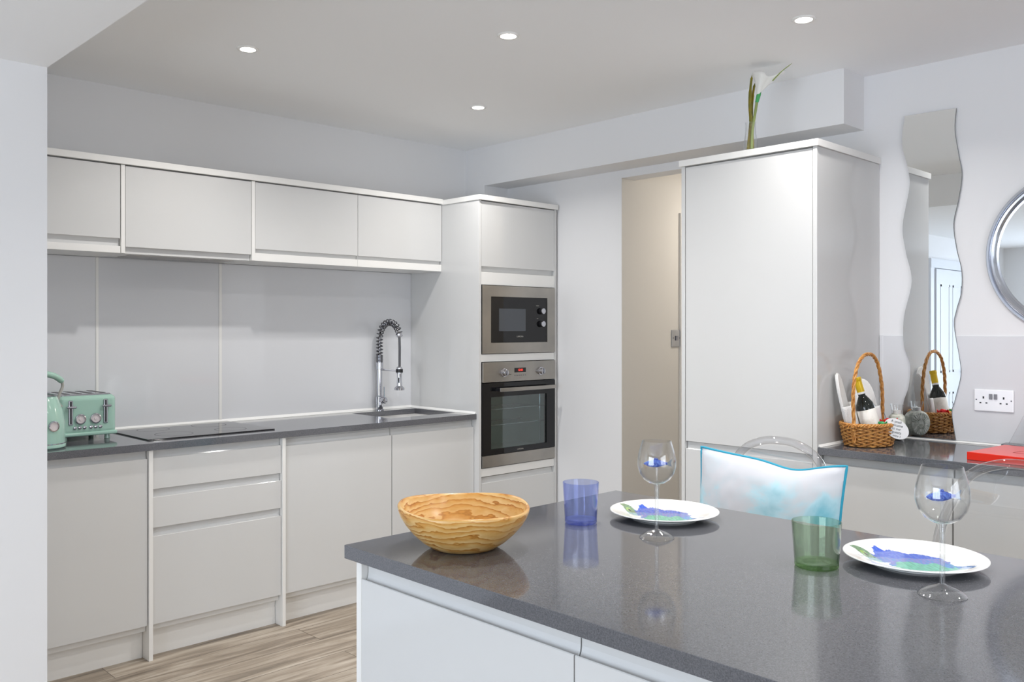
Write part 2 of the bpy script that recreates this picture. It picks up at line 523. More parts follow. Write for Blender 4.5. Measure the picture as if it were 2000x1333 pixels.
# right wall: three pieces around the hall opening
b = B()
b.box(XR, XR + .12, -3.2, 2.37, 0, CEIL)
b.box(XR, XR + .12, 3.17, YB + .1, 0, CEIL)
b.box(XR, XR + .12, 2.37, 3.17, 2.243, CEIL)
struct('wall_right', b, 'wall', 'white wall carrying both mirrors, with the hall opening', 'wall')
struct('trim_1', B().box(3.73, XR + .001, 1.767, 4.107, 2.287, CEIL + .001), 'wall', 'boxed white bulkhead under the ceiling above the tall units', 'bulkhead')
struct('trim_2', B().box(3.73, XR + .001, 4.107, YB + .003, 2.143, CEIL + .001), 'wall', 'narrow white pier in the back corner above the oven housing', 'pier')
# hall beyond the opening
b = B(); b.box(XR + .0008, 5.5, 3.168, 3.289, 0, 2.2425)
b.box(XR + .1205, 5.5, 3.168, 3.289, 2.2425, 2.5)
struct('wall_hall_side', b, 'hall', 'beige hall wall seen through the opening', 'wall')
struct('wall_hall_near', B().box(XR + .12, 5.5, 2.25, 2.37, 0, 2.5), 'hall', 'hall wall behind the tall cabinet', 'wall')
struct('wall_hall_end', B().box(5.5, 5.6, 2.25, 3.29, 0, 2.5), 'hall', 'far end wall of the hall', 'wall')
struct('ceiling_hall', B().box(XR + .12, 5.6, 2.25, 3.29, 2.42, 2.5), 'ceil', 'ceiling of the hall', 'ceiling')
# left and front walls with openings for daylight
b = B()
b.box(-3.3, -3.2, -3.2, -0.5, 0, LOW); b.box(-3.3, -3.2, 2.4, 3.34, 0, LOW)
b.box(-3.3, -3.2, -0.5, 2.4, 2.12, LOW); b.box(-3.3, -3.2, -0.5, 2.4, 0, 0.12)
struct('wall_left', b, 'wall', 'far left wall with the garden doors', 'wall')
b = B()
b.box(-3.3, -0.9, -3.1, -3.0, 0, LOW); b.box(2.1, XR, -3.1, -3.0, 0, CEIL)
b.box(-0.9, 2.1, -3.1, -3.0, 0, 0.6); b.box(-0.9, 2.1, -3.1, -3.0, 2.15, CEIL)
struct('wall_front', b, 'wall', 'wall with a window behind the camera', 'wall')
b = B()
for y in (-.5, .45, 1.41, 2.36): b.box(-3.27, -3.22, y, y + .04, .12, 2.12)
for z in (.12, 2.08): b.box(-3.27, -3.22, -.5, 2.4, z, z + .04)
struct('window_1', b, 'upvc', 'white framed garden doors', 'window')
b = B()
for x in (-.9, .58, 2.05): b.box(x, x + .05, -3.08, -3.03, .6, 2.15)
for z in (.6, 2.1): b.box(-.9, 2.1, -3.08, -3.03, z, z + .05)
struct('window_2', b, 'upvc', 'white window behind the camera', 'window')
# white panelled door on the partition (seen in the wavy mirror)
d = fin('door_1', B().box(-1.86, -1.10, 3.300, 3.338, 0.005, 1.97, .003), 'doorpaint'); tag(d, 'white panelled door reflected in the wavy mirror', 'door', kind='structure')
b = B()
for x0, x1 in ((-1.76, -1.52), (-1.44, -1.20)):
    for z0, z1 in ((.15, .75), (.95, 1.82)):
        b.box(x0, x1, 3.296, 3.300, z0, z0 + .02); b.box(x0, x1, 3.296, 3.300, z1 - .02, z1)
        b.box(x0, x0 + .02, 3.296, 3.300, z0, z1); b.box(x1 - .02, x1, 3.296, 3.300, z0, z1)
fin('door_moulding', b, 'doorpaint', d)
fin('door_handle', B().lathe([(0, 0), (.011, 0), (.011, .03), (.02, .035), (.026, .05), (.018, .062), (0, .065)], 20, (-1.8, 3.30, .95), '-y'), 'chrome', d)
b = B(); b.box(-1.96, -1.87, 3.315, 3.3395, 0, 1.98); b.box(-1.09, -1.00, 3.315, 3.3395, 0, 1.98); b.box(-1.96, -1.00, 3.312, 3.3395, 1.98, 2.07)
struct('trim_3', b, 'doorpaint', 'white architrave around the panelled door', 'architrave')
# hall door at the right end of the beige wall
d = fin('door_2', B().box(4.562, 5.3, 3.150, 3.1675, 0.005, 2.03, .002), 'doorpaint'); tag(d, 'hall door mostly hidden behind the tall cabinet', 'door', kind='structure')
b = B(); b.box(4.485, 4.56, 3.155, 3.1675, 0, 2.035); b.box(4.485, 5.35, 3.155, 3.1675, 2.035, 2.095)
struct('trim_4', b, 'hall', 'door architrave on the beige hall wall', 'architrave')
b = B(); b.box(XR - .004, XR - .0005, 0.0, 1.69, .918, 1.357, .0008, 1); b.box(XR - .006, XR - .0005, 1.679, 1.6925, .918, 1.359, .0008, 1)
b2 = fin('trim_5', b, 'splash'); tag(b2, 'glossy white splashback panel below the mirrors', 'splashback', kind='structure')

# hall lamp
hl = thing('hall_ceiling_lamp', 'ceiling lamp in the hall behind the tall cabinet', 'lamp', (4.9, 2.6, 2.42))
fin('shade', B().lathe([(0, 2.34), (.09, 2.345), (.12, 2.37), (.12, 2.42), (0, 2.42)], 32, (4.9, 2.6, 0)), 'bulb', hl)
lamp('hall_light', (4.9, 2.6, 2.33), (0, 0, 0), .2, 5, (1, 0.93, 0.86), shape='DISK')

# ------------------------------------------------------------------ downlights
GD = 'recessed ceiling downlights'
def downlight(x, y, label):
    t = thing('ceiling_downlight', label, 'downlight', (x, y, CEIL), GD)
    b = B().lathe([(.030, 2.5295), (.031, 2.525), (.040, 2.524), (.0425, 2.5265), (.043, 2.530)], 40, (x, y, 0))
    fin('trim_ring', b, 'board', t)
    fin('bulb', B().lathe([(0, 2.5235), (.026, 2.524), (.0305, 2.5285)], 32, (x, y, 0)), 'bulb', t)
    lamp('downlight_lamp', (x, y, 2.5205), (0, 0, 0), .05, SPOT_W, (1.0, 0.975, 0.945), shape='DISK', spread=140)
    return t
for x, y, l in [(1.724, 3.333, 'leftmost lit downlight in the kitchen ceiling'),
                (2.375, 2.477, 'lit downlight at the top centre of the picture'),
                (3.032, 3.387, 'lit downlight nearest the oven housing'),
                (3.031, 1.589, 'lit downlight above the tall white cabinet, rightmost')]:
    downlight(x, y, l)
for x, y, l in [(1.724, 1.6, 'downlight over the island end, above the frame'), (2.42, 0.55, 'downlight over the island middle, above the frame'),
                (3.03, -0.35, 'downlight over the right worktop, above the frame'), (1.724, -0.35, 'downlight behind the camera side of the island')]:
    downlight(x, y, l)

# ------------------------------------------------------------------ cabinet pieces
def jslab_pts(L, zb, t=.02, rise=.031):
    """door slab profile (depth from front, z): front face up to L, scooped handle edge, back."""
    return [(0, zb + .001), (0, L - .0015), (.0015, L), (.004, L - .0005), (.008, L - .006), (.013, L - .006), (.0165, L + .002), (.018, L + .012), (.018, L + rise), (t + .002, L + rise), (t + .002, zb)]


def door_y(b, x0, x1, zb, L, y, rise=.031):       # faces -Y
    return b.prism([(y + d, z) for d, z in jslab_pts(L, zb, rise=rise)], 'x', x0, x1)


def door_y_up(b, x0, x1, zt, Lb, y, rise=.031):   # handle scoop at its bottom
    return b.prism([(y + d, 2 * Lb - z) for d, z in jslab_pts(Lb, 2 * Lb - zt, rise=rise)], 'x', x0, x1)


def door_x(b, y0, y1, zb, L, x, rise=.031):       # faces -X
    return b.prism([(x + d, z) for d, z in jslab_pts(L, zb, rise=rise)], 'y', y0, y1)


G1 = 'base units along the back wall'
YF = 3.70
def base_unit(x0, x1, label, fronts, name='base_cabinet', left=None, right=None):
    t = thing(name, label, 'cabinet', ((x0 + x1) / 2, 4.0, 0), G1)
    b = B(); b.box(x0 + .001, x1 - .001, YF + .023, YB - .01, .12, .8795); fin('carcase', b, 'carcase', t)
    fin('plinth', B().box(x0 + .001, x1 - .001, 3.758, 3.776, 0, .1395), 'board', t)
    for kind, a, c, z0, L, rise in fronts:
        b = B(); door_y(b, a, c, z0, L, YF, rise); fin(kind, b, 'lacquer', t)
    if right:
        fin('end_panel', B().box(right[0], right[1], 3.69, YB - .01, 0.0, .8795, .001), 'board', t)
    return t

base_unit(.865, 1.4645, 'wide white base cabinet under the kettle, leftmost of the back run', [('door', .868, 1.4625, .147, .845, .030)], right=(1.4655, 1.4825))
base_unit(1.4835, 2.0825, 'white three-drawer cabinet below the hob', [
    ('drawer', 1.486, 2.0805, .714, .845, .030), ('drawer', 1.486, 2.0805, .552, .681, .030), ('drawer', 1.486, 2.0805, .147, .517, .032)], name='drawer_cabinet', right=(2.0835, 2.1005))
base_unit(2.1015, 2.7145, 'white base cabinet between the drawers and the sink', [('door', 2.104, 2.7125, .147, .838, .030)])
base_unit(2.7155, 3.281, 'white base cabinet under the sink, against the oven housing', [('door', 2.7175, 3.279, .147, .838, .030)], name='sink_cabinet')

# worktop of the back run, with the sink cut out
SX0, SX1, SY0, SY1 = 2.80, 3.25, 3.825, 4.195
b = B()
X0, X1, Y0, Y1, Z0, Z1 = .80, 3.2815, 3.68, YB - .001, .88, .91
b.box(X0, SX0, Y0, Y1, Z0, Z1); b.box(SX1, X1, Y0, Y1, Z0, Z1)
b.box(SX0, SX1, Y0, SY0, Z0, Z1); b.box(SX0, SX1, SY1, Y1, Z0, Z1)
tag(recentre(fin('worktop', b, 'quartz')), 'long grey quartz worktop along the back wall holding hob and sink', 'worktop')
# splashback
b = B()
for a, c in ((.80, 1.4525), (1.4645, 2.0525), (2.0685, 3.2815)): b.box(a, c, YB - .008, YB, .911, 1.7195, .001, 1)
sp = tag(recentre(fin('splashback', b, 'splash')), 'glossy white glass splashback between worktop and wall units', 'splashback')
for a, c in ((1.4525, 1.4645), (2.0525, 2.0685)):
    fin('joint_strip', B().box(a, c, YB - .011, YB - .001, .911, 1.7195, .001, 1), 'board', sp)
b = B(); b.prism([(YB - .009, .9105), (YB - .022, .9105), (YB - .009, .924)], 'x', .80, 3.2815)
b.prism([(3.2815, .9105), (3.2695, .9105), (3.2815, .922)], 'y', 3.685, YB - .009)
tag(recentre(fin('sealant_bead', b, 'seal')), 'white sealant bead where the back worktop meets the walls', 'sealant')
# sink
t = thing('kitchen_sink', 'dark undermounted sink below the spring tap', 'sink', (3.02, 4.01, .72))
b = B(); w_ = .012
b.box(SX0 + .001, SX1 - .001, SY0 + .001, SY1 - .001, .72, .73)
b.box(SX0 + .0005, SX0 + w_, SY0 + .001, SY1 - .001, .72, .878); b.box(SX1 - w_, SX1 - .0005, SY0 + .001, SY1 - .001, .72, .878)
b.box(SX0 + .001, SX1 - .001, SY0 + .0005, SY0 + w_, .72, .878); b.box(SX0 + .001, SX1 - .001, SY1 - w_, SY1 - .0005, .72, .878)
fin('basin', b, 'sink', t)
fin('drain', B().lathe([(0, .733), (.035, .733), (.042, .731), (.042, .7301), (0, .7301)], 28, (3.02, 4.01, 0)), 'chrome', t)
# hob
t = thing('induction_hob', 'flat black glass hob above the drawers', 'hob', (1.79, 3.99, .91))
fin('glass_top', B().box(1.495, 2.090, 3.772, 4.262, .9104, .9155, .002, 2), 'hob', t)
for cx, cy, r in ((1.66, 3.9, .08), (1.66, 4.13, .07), (1.93, 3.9, .07), (1.93, 4.13, .08)):
    fin('zone_ring', B().lathe([(r, .9157), (r + .0015, .9157)], 48, (cx, cy, 0)), 'gap', t)

# tap
TX, TY = 3.02, 4.236
t = thing('spring_tap', 'tall chrome spring tap with pull-down spray beside the sink', 'tap', (TX, TY, .91))
fin('tap_body', B().lathe([(0, .9105), (.026, .9105), (.026, .916), (.021, .918), (.021, .95), (.023, .952), (.023, .992), (.0165, .996), (.0160, 1.15), (.021, 1.152), (.021, 1.19), (0, 1.19)], 28, (TX, TY, 0)), 'chrome', t)
arc = []
for i in range(73):
    s_ = i / 72
    if s_ < .35:
        arc.append(Vector((TX, TY, 1.19 + (1.325 - 1.19) * s_ / .35)))
    else:
        a = math.pi * (s_ - .35) / .65 * .93
        arc.append(Vector((TX, TY - .0985 + .0985 * math.cos(a), 1.325 + .098 * math.sin(a))))
fin('inner_hose', B().tube(arc, .006, 8), 'darkchrome', t)
turns = 20; b = B(); hp = []
N = turns * 14
for i in range(N + 1):
    s_ = i / N; f_ = s_ * 72; k = min(int(f_), 71); p = arc[k].lerp(arc[k + 1], f_ - k)
    tg = (arc[k + 1] - arc[k]).normalized(); e1 = Vector((1, 0, 0)); e2 = tg.cross(e1)
    a = 2 * math.pi * turns * s_
    hp.append(p + (e1 * math.cos(a) + e2 * math.sin(a)) * .0175)
b.tube(hp, .0036, 6); fin('spring_coil', b, 'darkchrome', t)
fin('neck_collar', B().lathe([(0, 0), (.0195, 0), (.0195, .042), (.017, .045), (0, .045)], 24, (TX, TY, 1.19)).xf(Matrix.Identity(4)), 'darkchrome', t)
ex, ey, ez = TX, 4.044, 1.36
fin('spring_end_cap', B().lathe([(0, 0), (.013, 0), (.018, .012), (.016, .032), (0, .036)], 20).xf(Matrix.Translation((ex, ey, 1.338)) @ Matrix.Rotation(math.radians(-12), 4, 'X')), 'chrome', t)
fin('pull_hose', B().tube([(ex, ey, 1.345), (ex, ey - .003, 1.28), (ex, ey - .002, 1.17)], .007, 10), 'darkchrome', t)
fin('support_arm', B().tube([(TX, TY, 1.150), (TX, ey + .016, 1.146)], .005, 10), 'chrome', t)
sh = fin('spray_head', B().lathe([(0, 1.038), (.028, 1.038), (.029, 1.05), (.016, 1.062), (.0135, 1.10), (.0145, 1.13), (.017, 1.133), (.017, 1.165), (.010, 1.172), (0, 1.172)], 26, (ex, ey, 0)), 'chrome', t)
fin('spray_button', B().box(ex - .012, ex - .006, ey - .013, ey - .004, 1.078, 1.11, .002), 'blackplastic', sh)
fin('arm_clip', B().lathe([(.0175, 1.138), (.0205, 1.138), (.0205, 1.158), (.0175, 1.158)], 20, (ex, ey, 0)), 'blackplastic', t)
lv = fin('lever_hub', B().lathe([(0, 0), (.016, 0), (.019, .015), (.019, .035), (.013, .045), (0, .047)], 22, (TX, TY - .018, .972), '-y'), 'chrome', t)
fin('lever_pin', B().tube([(TX, TY - .045, .985), (TX, TY - .046, 1.05)], .0028, 8), 'chrome', lv)

# ------------------------------------------------------------------ wall units
YU = 3.985
G2 = 'wall units along the back wall'
def wall_unit(x0, x1, label, dx0, dx1, Lb, zb, zc, board=True):
    t = thing('wall_cabinet', label, 'cabinet', ((x0 + x1) / 2, 4.13, 1.72), G2)
    fin('carcase', B().box(x0, x1, YU + .024, YB - .009, zb if not board else zb + .012, 2.111), 'carcase', t)
    b = B(); door_y_up(b, dx0, dx1, 2.108, Lb, YU, Lb - zc); fin('door', b, 'lacquer', t)
    if board:
        fin('bottom_board', B().box(x0, x1, YU + .001, YB - .009, zb, zc - .001, .0008, 1), 'board', t)
    return t

wall_unit(.865, 1.4585, 'leftmost white wall cabinet, cut by the wall end', .868, 1.4565, 1.784, 1.7205, 1.752)
wall_unit(2.1005, 2.6995, 'white wall cabinet above the worktop between hob and sink', 2.1025, 2.6985, 1.7785, 1.7205, 1.760)
wall_unit(2.7005, 3.281, 'white wall cabinet above the sink, against the oven housing', 2.7015, 3.279, 1.7785, 1.7205, 1.760)
t = thing('wall_cabinet', 'white wall cabinet with built-in extractor above the hob', 'cabinet', (1.78, 4.13, 1.72), G2)
fin('carcase', B().box(1.4775, 2.0815, YU + .024, YB - .009, 1.733, 2.111), 'carcase', t)
b = B(); door_y_up(b, 1.480, 2.0795, 2.108, 1.749, YU, .028); fin('door', b, 'lacquer', t)
fin('end_panel', B().box(1.4595, 1.4770, YU - .003, YB - .009, 1.7205, 2.111, .0008, 1), 'board', t)
fin('end_panel', B().box(2.0820, 2.0995, YU - .003, YB - .009, 1.7205, 2.111, .0008, 1), 'board', t)
t = thing('extractor_hood', 'slim built-in extractor under the cabinet above the hob', 'extractor', (1.78, 4.12, 1.718))
fin('hood_body', B().box(1.479, 2.0805, YU + .03, YB - .03, 1.7215, 1.7325, .001, 1), 'board', t)
fin('filter_grille', B().box(1.53, 2.03, 4.07, 4.22, 1.7195, 1.7214), 'steel', t)
b = B(); b.box(.80, 3.281, 3.972, YB - .001, 2.1125, 2.1415, .001, 1)
tag(recentre(fin('cornice_board', b, 'board')), 'white top board running along the wall cabinets', 'cornice board')
t = tag(recentre(fin('duct_cover', B().box(1.80, 3.05, 4.20, YB - .002, 2.142, 2.172, .002), 'hall')), 'pale flat duct lying on top of the wall cabinets', 'duct')

# ------------------------------------------------------------------ oven housing
OX0, OX1, OY = 3.282, 3.914, 3.66
t = thing('oven_housing_cabinet', 'tall white housing cabinet holding microwave and oven', 'cabinet', (3.6, 3.97, 0))
fin('side_panel', B().box(OX0 + .0005, 3.3000, OY, YB - .001, 0, 2.1065, .001, 1), 'lacquer', t)
fin('side_panel', B().box(3.8960, OX1, OY, YB - .001, 0, 2.1065, .001, 1), 'lacquer', t)
fin('top_board', B().box(OX0 - .004, OX1 + .004, OY - .012, YB - .001, 2.107, 2.136, .001, 1), 'board', t)
fin('carcase', B().box(3.3005, 3.8955, OY + .26, YB - .01, .12, 2.106), 'carcase', t)
b = B(); door_y_up(b, 3.3025, 3.8935, 2.103, 1.736, OY + .002, .028); fin('door', b, 'lacquer', t)
b = B(); door_y(b, 3.3025, 3.8935, .147, .520, OY + .002, .030); fin('door', b, 'lacquer', t)
for z0, z1 in ((1.634, 1.705), (1.200, 1.243), (.556, .602)):
    fin('filler_panel', B().box(3.301, 3.8950, OY + .003, OY + .022, z0, z1, .001, 1), 'board', t)
fin('shelf', B().box(3.301, 3.895, OY + .023, OY + .26, 1.705, 1.73), 'carcase', t)
fin('shelf', B().box(3.301, 3.895, OY + .023, OY + .26, 1.210, 1.235), 'carcase', t)
fin('shelf', B().box(3.301, 3.895, OY + .023, OY + .26, .560, .59), 'carcase', t)
fin('plinth', B().box(3.301, 3.895, 3.72, 3.738, 0, .1455), 'board', t)

# microwave
t = thing('microwave', 'built-in microwave with steel frame and black door', 'microwave', (3.6, 3.66, 1.245))
fy = OY - .006
def ring(b, x0, x1, z0, z1, ix0, ix1, iz0, iz1, y0, y1, bev=0):
    b.box(x0, ix0, y0, y1, z0, z1, bev, 1); b.box(ix1, x1, y0, y1, z0, z1, bev, 1)
    b.box(ix0, ix1, y0, y1, z0, iz0, bev, 1); b.box(ix0, ix1, y0, y1, iz1, z1, bev, 1)
b = B(); ring(b, 3.303, 3.8935, 1.246, 1.631, 3.368, 3.827, 1.307, 1.569, fy, OY + .02); fin('steel_frame', b, 'steel', t)
fin('body', B().box(3.32, 3.875, OY + .021, OY + .25, 1.26, 1.615), 'blackplastic', t)
d = fin('door', B().box(3.3685, 3.8265, fy + .003, OY + .02, 1.3075, 1.5685, .001, 1), 'blackglass', t)
fin('door_window', B().box(3.432, 3.646, fy + .0022, fy + .0032, 1.373, 1.502), 'screen', d)
for z in (1.491, 1.415):
    fin('control_knob', B().lathe([(0, 0), (.019, 0), (.019, .016), (.0165, .018), (0, .018)], 28, (3.777, fy + .003, z), '-y'), 'blackplastic', t)
    fin('knob_cap', B().lathe([(0, .018), (.0165, .018), (.0175, .019), (.0165, .022), (0, .022)], 28, (3.777, fy + .003, z), '-y'), 'chrome', t)
text('brand_lettering', 'LAMONA', .013, (3.60, fy + .0025, 1.341), (math.radians(90), 0, 0), 'grey', t)
text('dial_lettering', 'POWER', .007, (3.745, fy + .0025, 1.522), (math.radians(90), 0, 0), 'grey', t)
text('dial_lettering', 'TIME', .007, (3.745, fy + .0025, 1.446), (math.radians(90), 0, 0), 'grey', t)

# oven
t = thing('oven', 'built-in steel and black oven below the microwave', 'oven', (3.6, 3.66, .605))
fin('control_panel', B().box(3.303, 3.8935, fy - .004, OY + .02, 1.084, 1.197, .0015, 1), 'steel', t)
for x in (3.462, 3.764):
    k = fin('control_knob', B().lathe([(0, 0), (.024, 0), (.024, .006), (.019, .008), (.018, .024), (.015, .026), (0, .026)], 28, (x, fy - .004, 1.136), '-y'), 'chrome', t)
    fin('knob_grip', B().box(x - .0035, x + .0035, fy - .034, fy - .028, 1.12, 1.152, .001, 1), 'darkchrome', k)
ds = fin('clock_display', B().box(3.548, 3.640, fy - .0055, fy - .0038, 1.134, 1.160, .0005, 1), 'blackglass', t)
text('clock_digits', '12:00', .018, (3.594, fy - .0058, 1.147), (math.radians(90), 0, 0), 'led', t)
for i in range(6):
    fin('button', B().lathe([(0, 0), (.0032, 0), (.0028, .002), (0, .002)], 12, (3.552 + i * .0168, fy - .004, 1.117), '-y'), 'darkchrome', t)
text('symbol_marks', 'III ooo', .008, (3.512, fy - .0043, 1.125), (math.radians(90), 0, 0), 'blackplastic', t)
text('symbol_marks', '+ -', .007, (3.594, fy - .0043, 1.102), (math.radians(90), 0, 0), 'redprint', t)
d = B(); ring(d, 3.303, 3.8935, .674, 1.079, 3.369, 3.821, .705, 1.000, fy, OY + .018)
d = fin('door', d, 'blackglass', t)
fin('door_window', B().box(3.3695, 3.8205, fy + .006, fy + .010, .7055, .9995), 'ovenglass', d)
fin('door_trim', B().box(3.303, 3.8935, fy, OY + .018, .606, .672, .001, 1), 'steel', d)
hd = fin('door_handle', B().box(3.400, 3.855, fy - .045, fy - .033, 1.030, 1.052, .003), 'steel', d)
for x in (3.412, 3.843): fin('handle_bracket', B().box(x - .008, x + .008, fy - .034, fy - .0005, 1.032, 1.050, .001, 1), 'blackplastic', hd)
text('brand_lettering', 'LAMONA', .012, (3.60, fy - .0006, .688), (math.radians(90), 0, 0), 'grey', t)
b = B()   # open cavity
cx0, cx1, cy0, cy1, cz0, cz1 = 3.35, 3.845, OY + .021, OY + .25, .69, 1.015
b.box(cx0 - .01, cx0, cy0, cy1, cz0, cz1); b.box(cx1, cx1 + .01, cy0, cy1, cz0, cz1)
b.box(cx0 - .01, cx1 + .01, cy0, cy1, cz0 - .01, cz0); b.box(cx0 - .01, cx1 + .01, cy0, cy1, cz1, cz1 + .01); b.box(cx0, cx1, cy1 - .004, cy1, cz0, cz1)
fin('cavity', b, 'cavity', t)
for z in (.835, .925):
    b = B()
    for y in (cy0 + .012, cy1 - .02): b.tube([(cx0 + .002, y, z), (cx1 - .002, y, z)], .003, 6)
    for i in range(13): b.tube([(cx0 + .03 + i * .036, cy0 + .012, z), (cx0 + .03 + i * .036, cy1 - .02, z)], .0015, 5)
    fin('rack', b, 'chrome', t)
fin('rack_support', B().tube([(cx1 - .035, cy0 + .02, cz0), (cx1 - .035, cy0 + .02, cz1)], .003, 6), 'chrome', t)

# ------------------------------------------------------------------ tall cabinet on the right
FX = 3.348
t = thing('tall_cabinet', 'tall white gloss cabinet right of the hall opening', 'cabinet', (3.63, 2.02, 0))
fin('side_panel', B().box(FX - .003, XR - .002, 1.6965, 1.7145, 0, 2.1235, .001, 1), 'lacquer', t)
fin('side_panel', B().box(FX - .003, XR - .002, 2.333, 2.351, 0, 2.1235, .001, 1), 'lacquer', t)
fin('top_board', B().box(FX - .012, XR - .002, 1.688, 2.360, 2.124, 2.152, .001, 1), 'board', t)
fin('carcase', B().box(FX + .024, XR - .003, 1.7155, 2.332, .1, 2.123), 'carcase', t)
b = B(); b.box(FX, FX + .02, 1.7175, 2.330, .878, 2.119, .0015, 2); fin('door', b, 'lacquer', t)
b = B(); door_x(b, 1.7175, 2.330, .15, .846, FX, .028); fin('door', b, 'lacquer', t)
fin('plinth', B().box(FX + .05, FX + .068, 1.716, 2.332, 0, .149), 'board', t)

# right base units and worktop
G3 = 'base units below the right worktop'
RX = 3.372
for y0, y1, l in ((1.190, 1.695, 'white base cabinet beside the tall cabinet, under the wicker basket'), (.59, 1.189, 'white base cabinet at the right edge, under the red box')):
    t = thing('base_cabinet', l, 'cabinet', (3.65, (y0 + y1) / 2, 0), G3)
    fin('carcase', B().box(RX + .023, XR - .003, y0 + .001, y1 - .001, .12, .8795), 'carcase', t)
    b = B(); door_x(b, y0 + .0015, y1 - .0035, .15, .845, RX, .030); fin('door', b, 'lacquer', t)
    fin('plinth', B().box(RX + .05, RX + .068, y0 + .001, y1 - .001, 0, .149), 'board', t)
tag(recentre(fin('worktop', B().box(3.35, XR - .001, .0, 1.6955, .88, .91, .0015, 1), 'quartz')), 'grey quartz worktop below the mirrors, holding basket and red box', 'worktop')
b = B(); b.prism([(XR - .001, .9105), (XR - .013, .9105), (XR - .001, .9175)], 'y', 0, 1.69)
b.prism([(1.6955, .9105), (1.686, .9105), (1.6955, .920)], 'x', 3.355, XR - .002)
tag(recentre(fin('sealant_bead', b, 'seal')), 'white sealant bead along the worktop below the mirrors', 'sealant')

# ------------------------------------------------------------------ island
IX0, IX1, IYT = 1.090, 2.034, 1.662
tag(recentre(fin('island_worktop', B().box(IX0, IX1, -.75, IYT, .88, .91, .001, 1), 'quartz')), 'large grey quartz island top set with plates and glasses', 'worktop')
G4 = 'island base units'
t = thing('island_cabinet', 'white island cabinet below the wooden bowl', 'cabinet', (1.4, 1.3, 0), G4)
fin('carcase', B().box(1.145, 1.70, .995, 1.625, .12, .8795), 'carcase', t)
fin('end_panel', B().box(1.1105, 1.72, 1.626, 1.645, 0, .8795, .001, 1), 'board', t)
b = B(); door_x(b, .9985, 1.6235, .15, .838, 1.110, .036); fin('door', b, 'lacquer', t)
fin('back_panel', B().box(1.701, 1.72, .995, 1.625, 0, .8795), 'board', t)
fin('plinth', B().box(1.16, 1.178, .995, 1.625, 0, .1495), 'board', t)
t = thing('island_cabinet', 'white island cabinet at the bottom edge, nearest the camera', 'cabinet', (1.4, .69, 0), G4)
fin('carcase', B().box(1.145, 1.70, .396, .994, .12, .8795), 'carcase', t)
b = B(); door_x(b, .3975, .9955, .15, .838, 1.110, .036); fin('door', b, 'lacquer', t)
fin('back_panel', B().box(1.701, 1.72, .396, .994, 0, .8795), 'board', t)
fin('plinth', B().box(1.16, 1.178, .396, .994, 0, .1495), 'board', t)
t = thing('island_cabinet', 'white island cabinet below the frame', 'cabinet', (1.4, -.1, 0), G4)
fin('carcase', B().box(1.145, 1.72, -.70, .395, .0, .8795), 'carcase', t)
b = B(); door_x(b, -.70, .3945, .15, .838, 1.110, .036); fin('door', b, 'lacquer', t)

# ------------------------------------------------------------------ mirrors, sockets
ml = [(1.58, 2.319), (1.593, 2.202), (1.566, 2.081), (1.561, 2.003), (1.59, 1.84), (1.576, 1.722), (1.551, 1.594), (1.584, 1.439), (1.584, 1.312), (1.558, 1.232), (1.564, 1.136), (1.588, 1.05), (1.582, .919)]
mr = [(1.368, 2.316), (1.374, 2.225), (1.359, 2.119), (1.346, 2.034), (1.359, 1.932), (1.379, 1.831), (1.368, 1.727), (1.348, 1.633), (1.349, 1.541), (1.368, 1.466), (1.377, 1.399), (1.355, 1.26), (1.351, 1.189), (1.375, 1.082), (1.386, 1.03), (1.370, .919)]
def smooth(pts, n=6):
    out = []
    for i in range(len(pts) - 1):
        p0 = pts[max(i - 1, 0)]; p1 = pts[i]; p2 = pts[i + 1]; p3 = pts[min(i + 2, len(pts) - 1)]
        for k in range(n):
            u = k / n
            out.append(tuple(.5 * ((2 * b_) + (-a_ + c_) * u + (2 * a_ - 5 * b_ + 4 * c_ - d_) * u * u + (-a_ + 3 * b_ - 3 * c_ + d_) * u ** 3) for a_, b_, c_, d_ in zip(p0, p1, p2, p3)))
    out.append(pts[-1]); return out
poly = smooth(mr) + list(reversed(smooth(ml)))
b = B(); b.prism(poly, 'x', XR - .0105, XR - .0045)
o = fin('wavy_mirror', b, ['mirroredge', 'mirror'], ang=20)
for p in o.data.polygons:
    p.use_smooth = False
    if abs(p.normal.x) > .9: p.material_index = 1
tag(recentre(o), 'tall frameless mirror with wavy sides behind the wicker basket', 'mirror')
t = thing('round_mirror', 'round mirror in a ribbed silver frame, cut by the right edge', 'mirror', (XR, .9275, 1.685))
R0 = .3255
prof = [(R0, 0.001), (R0, .010), (R0 - .004, .016), (R0 - .011, .016), (R0 - .014, .012), (R0 - .018, .018), (R0 - .025, .026), (R0 - .032, .024), (R0 - .036, .015), (R0 - .040, .008), (R0 - .048, .006)]
fin('mirror_frame', B().lathe(prof, 96, (XR, .9275, 1.685), '-x'), 'frame', t)
fin('mirror_glass', B().lathe([(0, .005), (R0 - .046, .005)], 96, (XR, .9275, 1.685), '-x'), 'mirror', t)

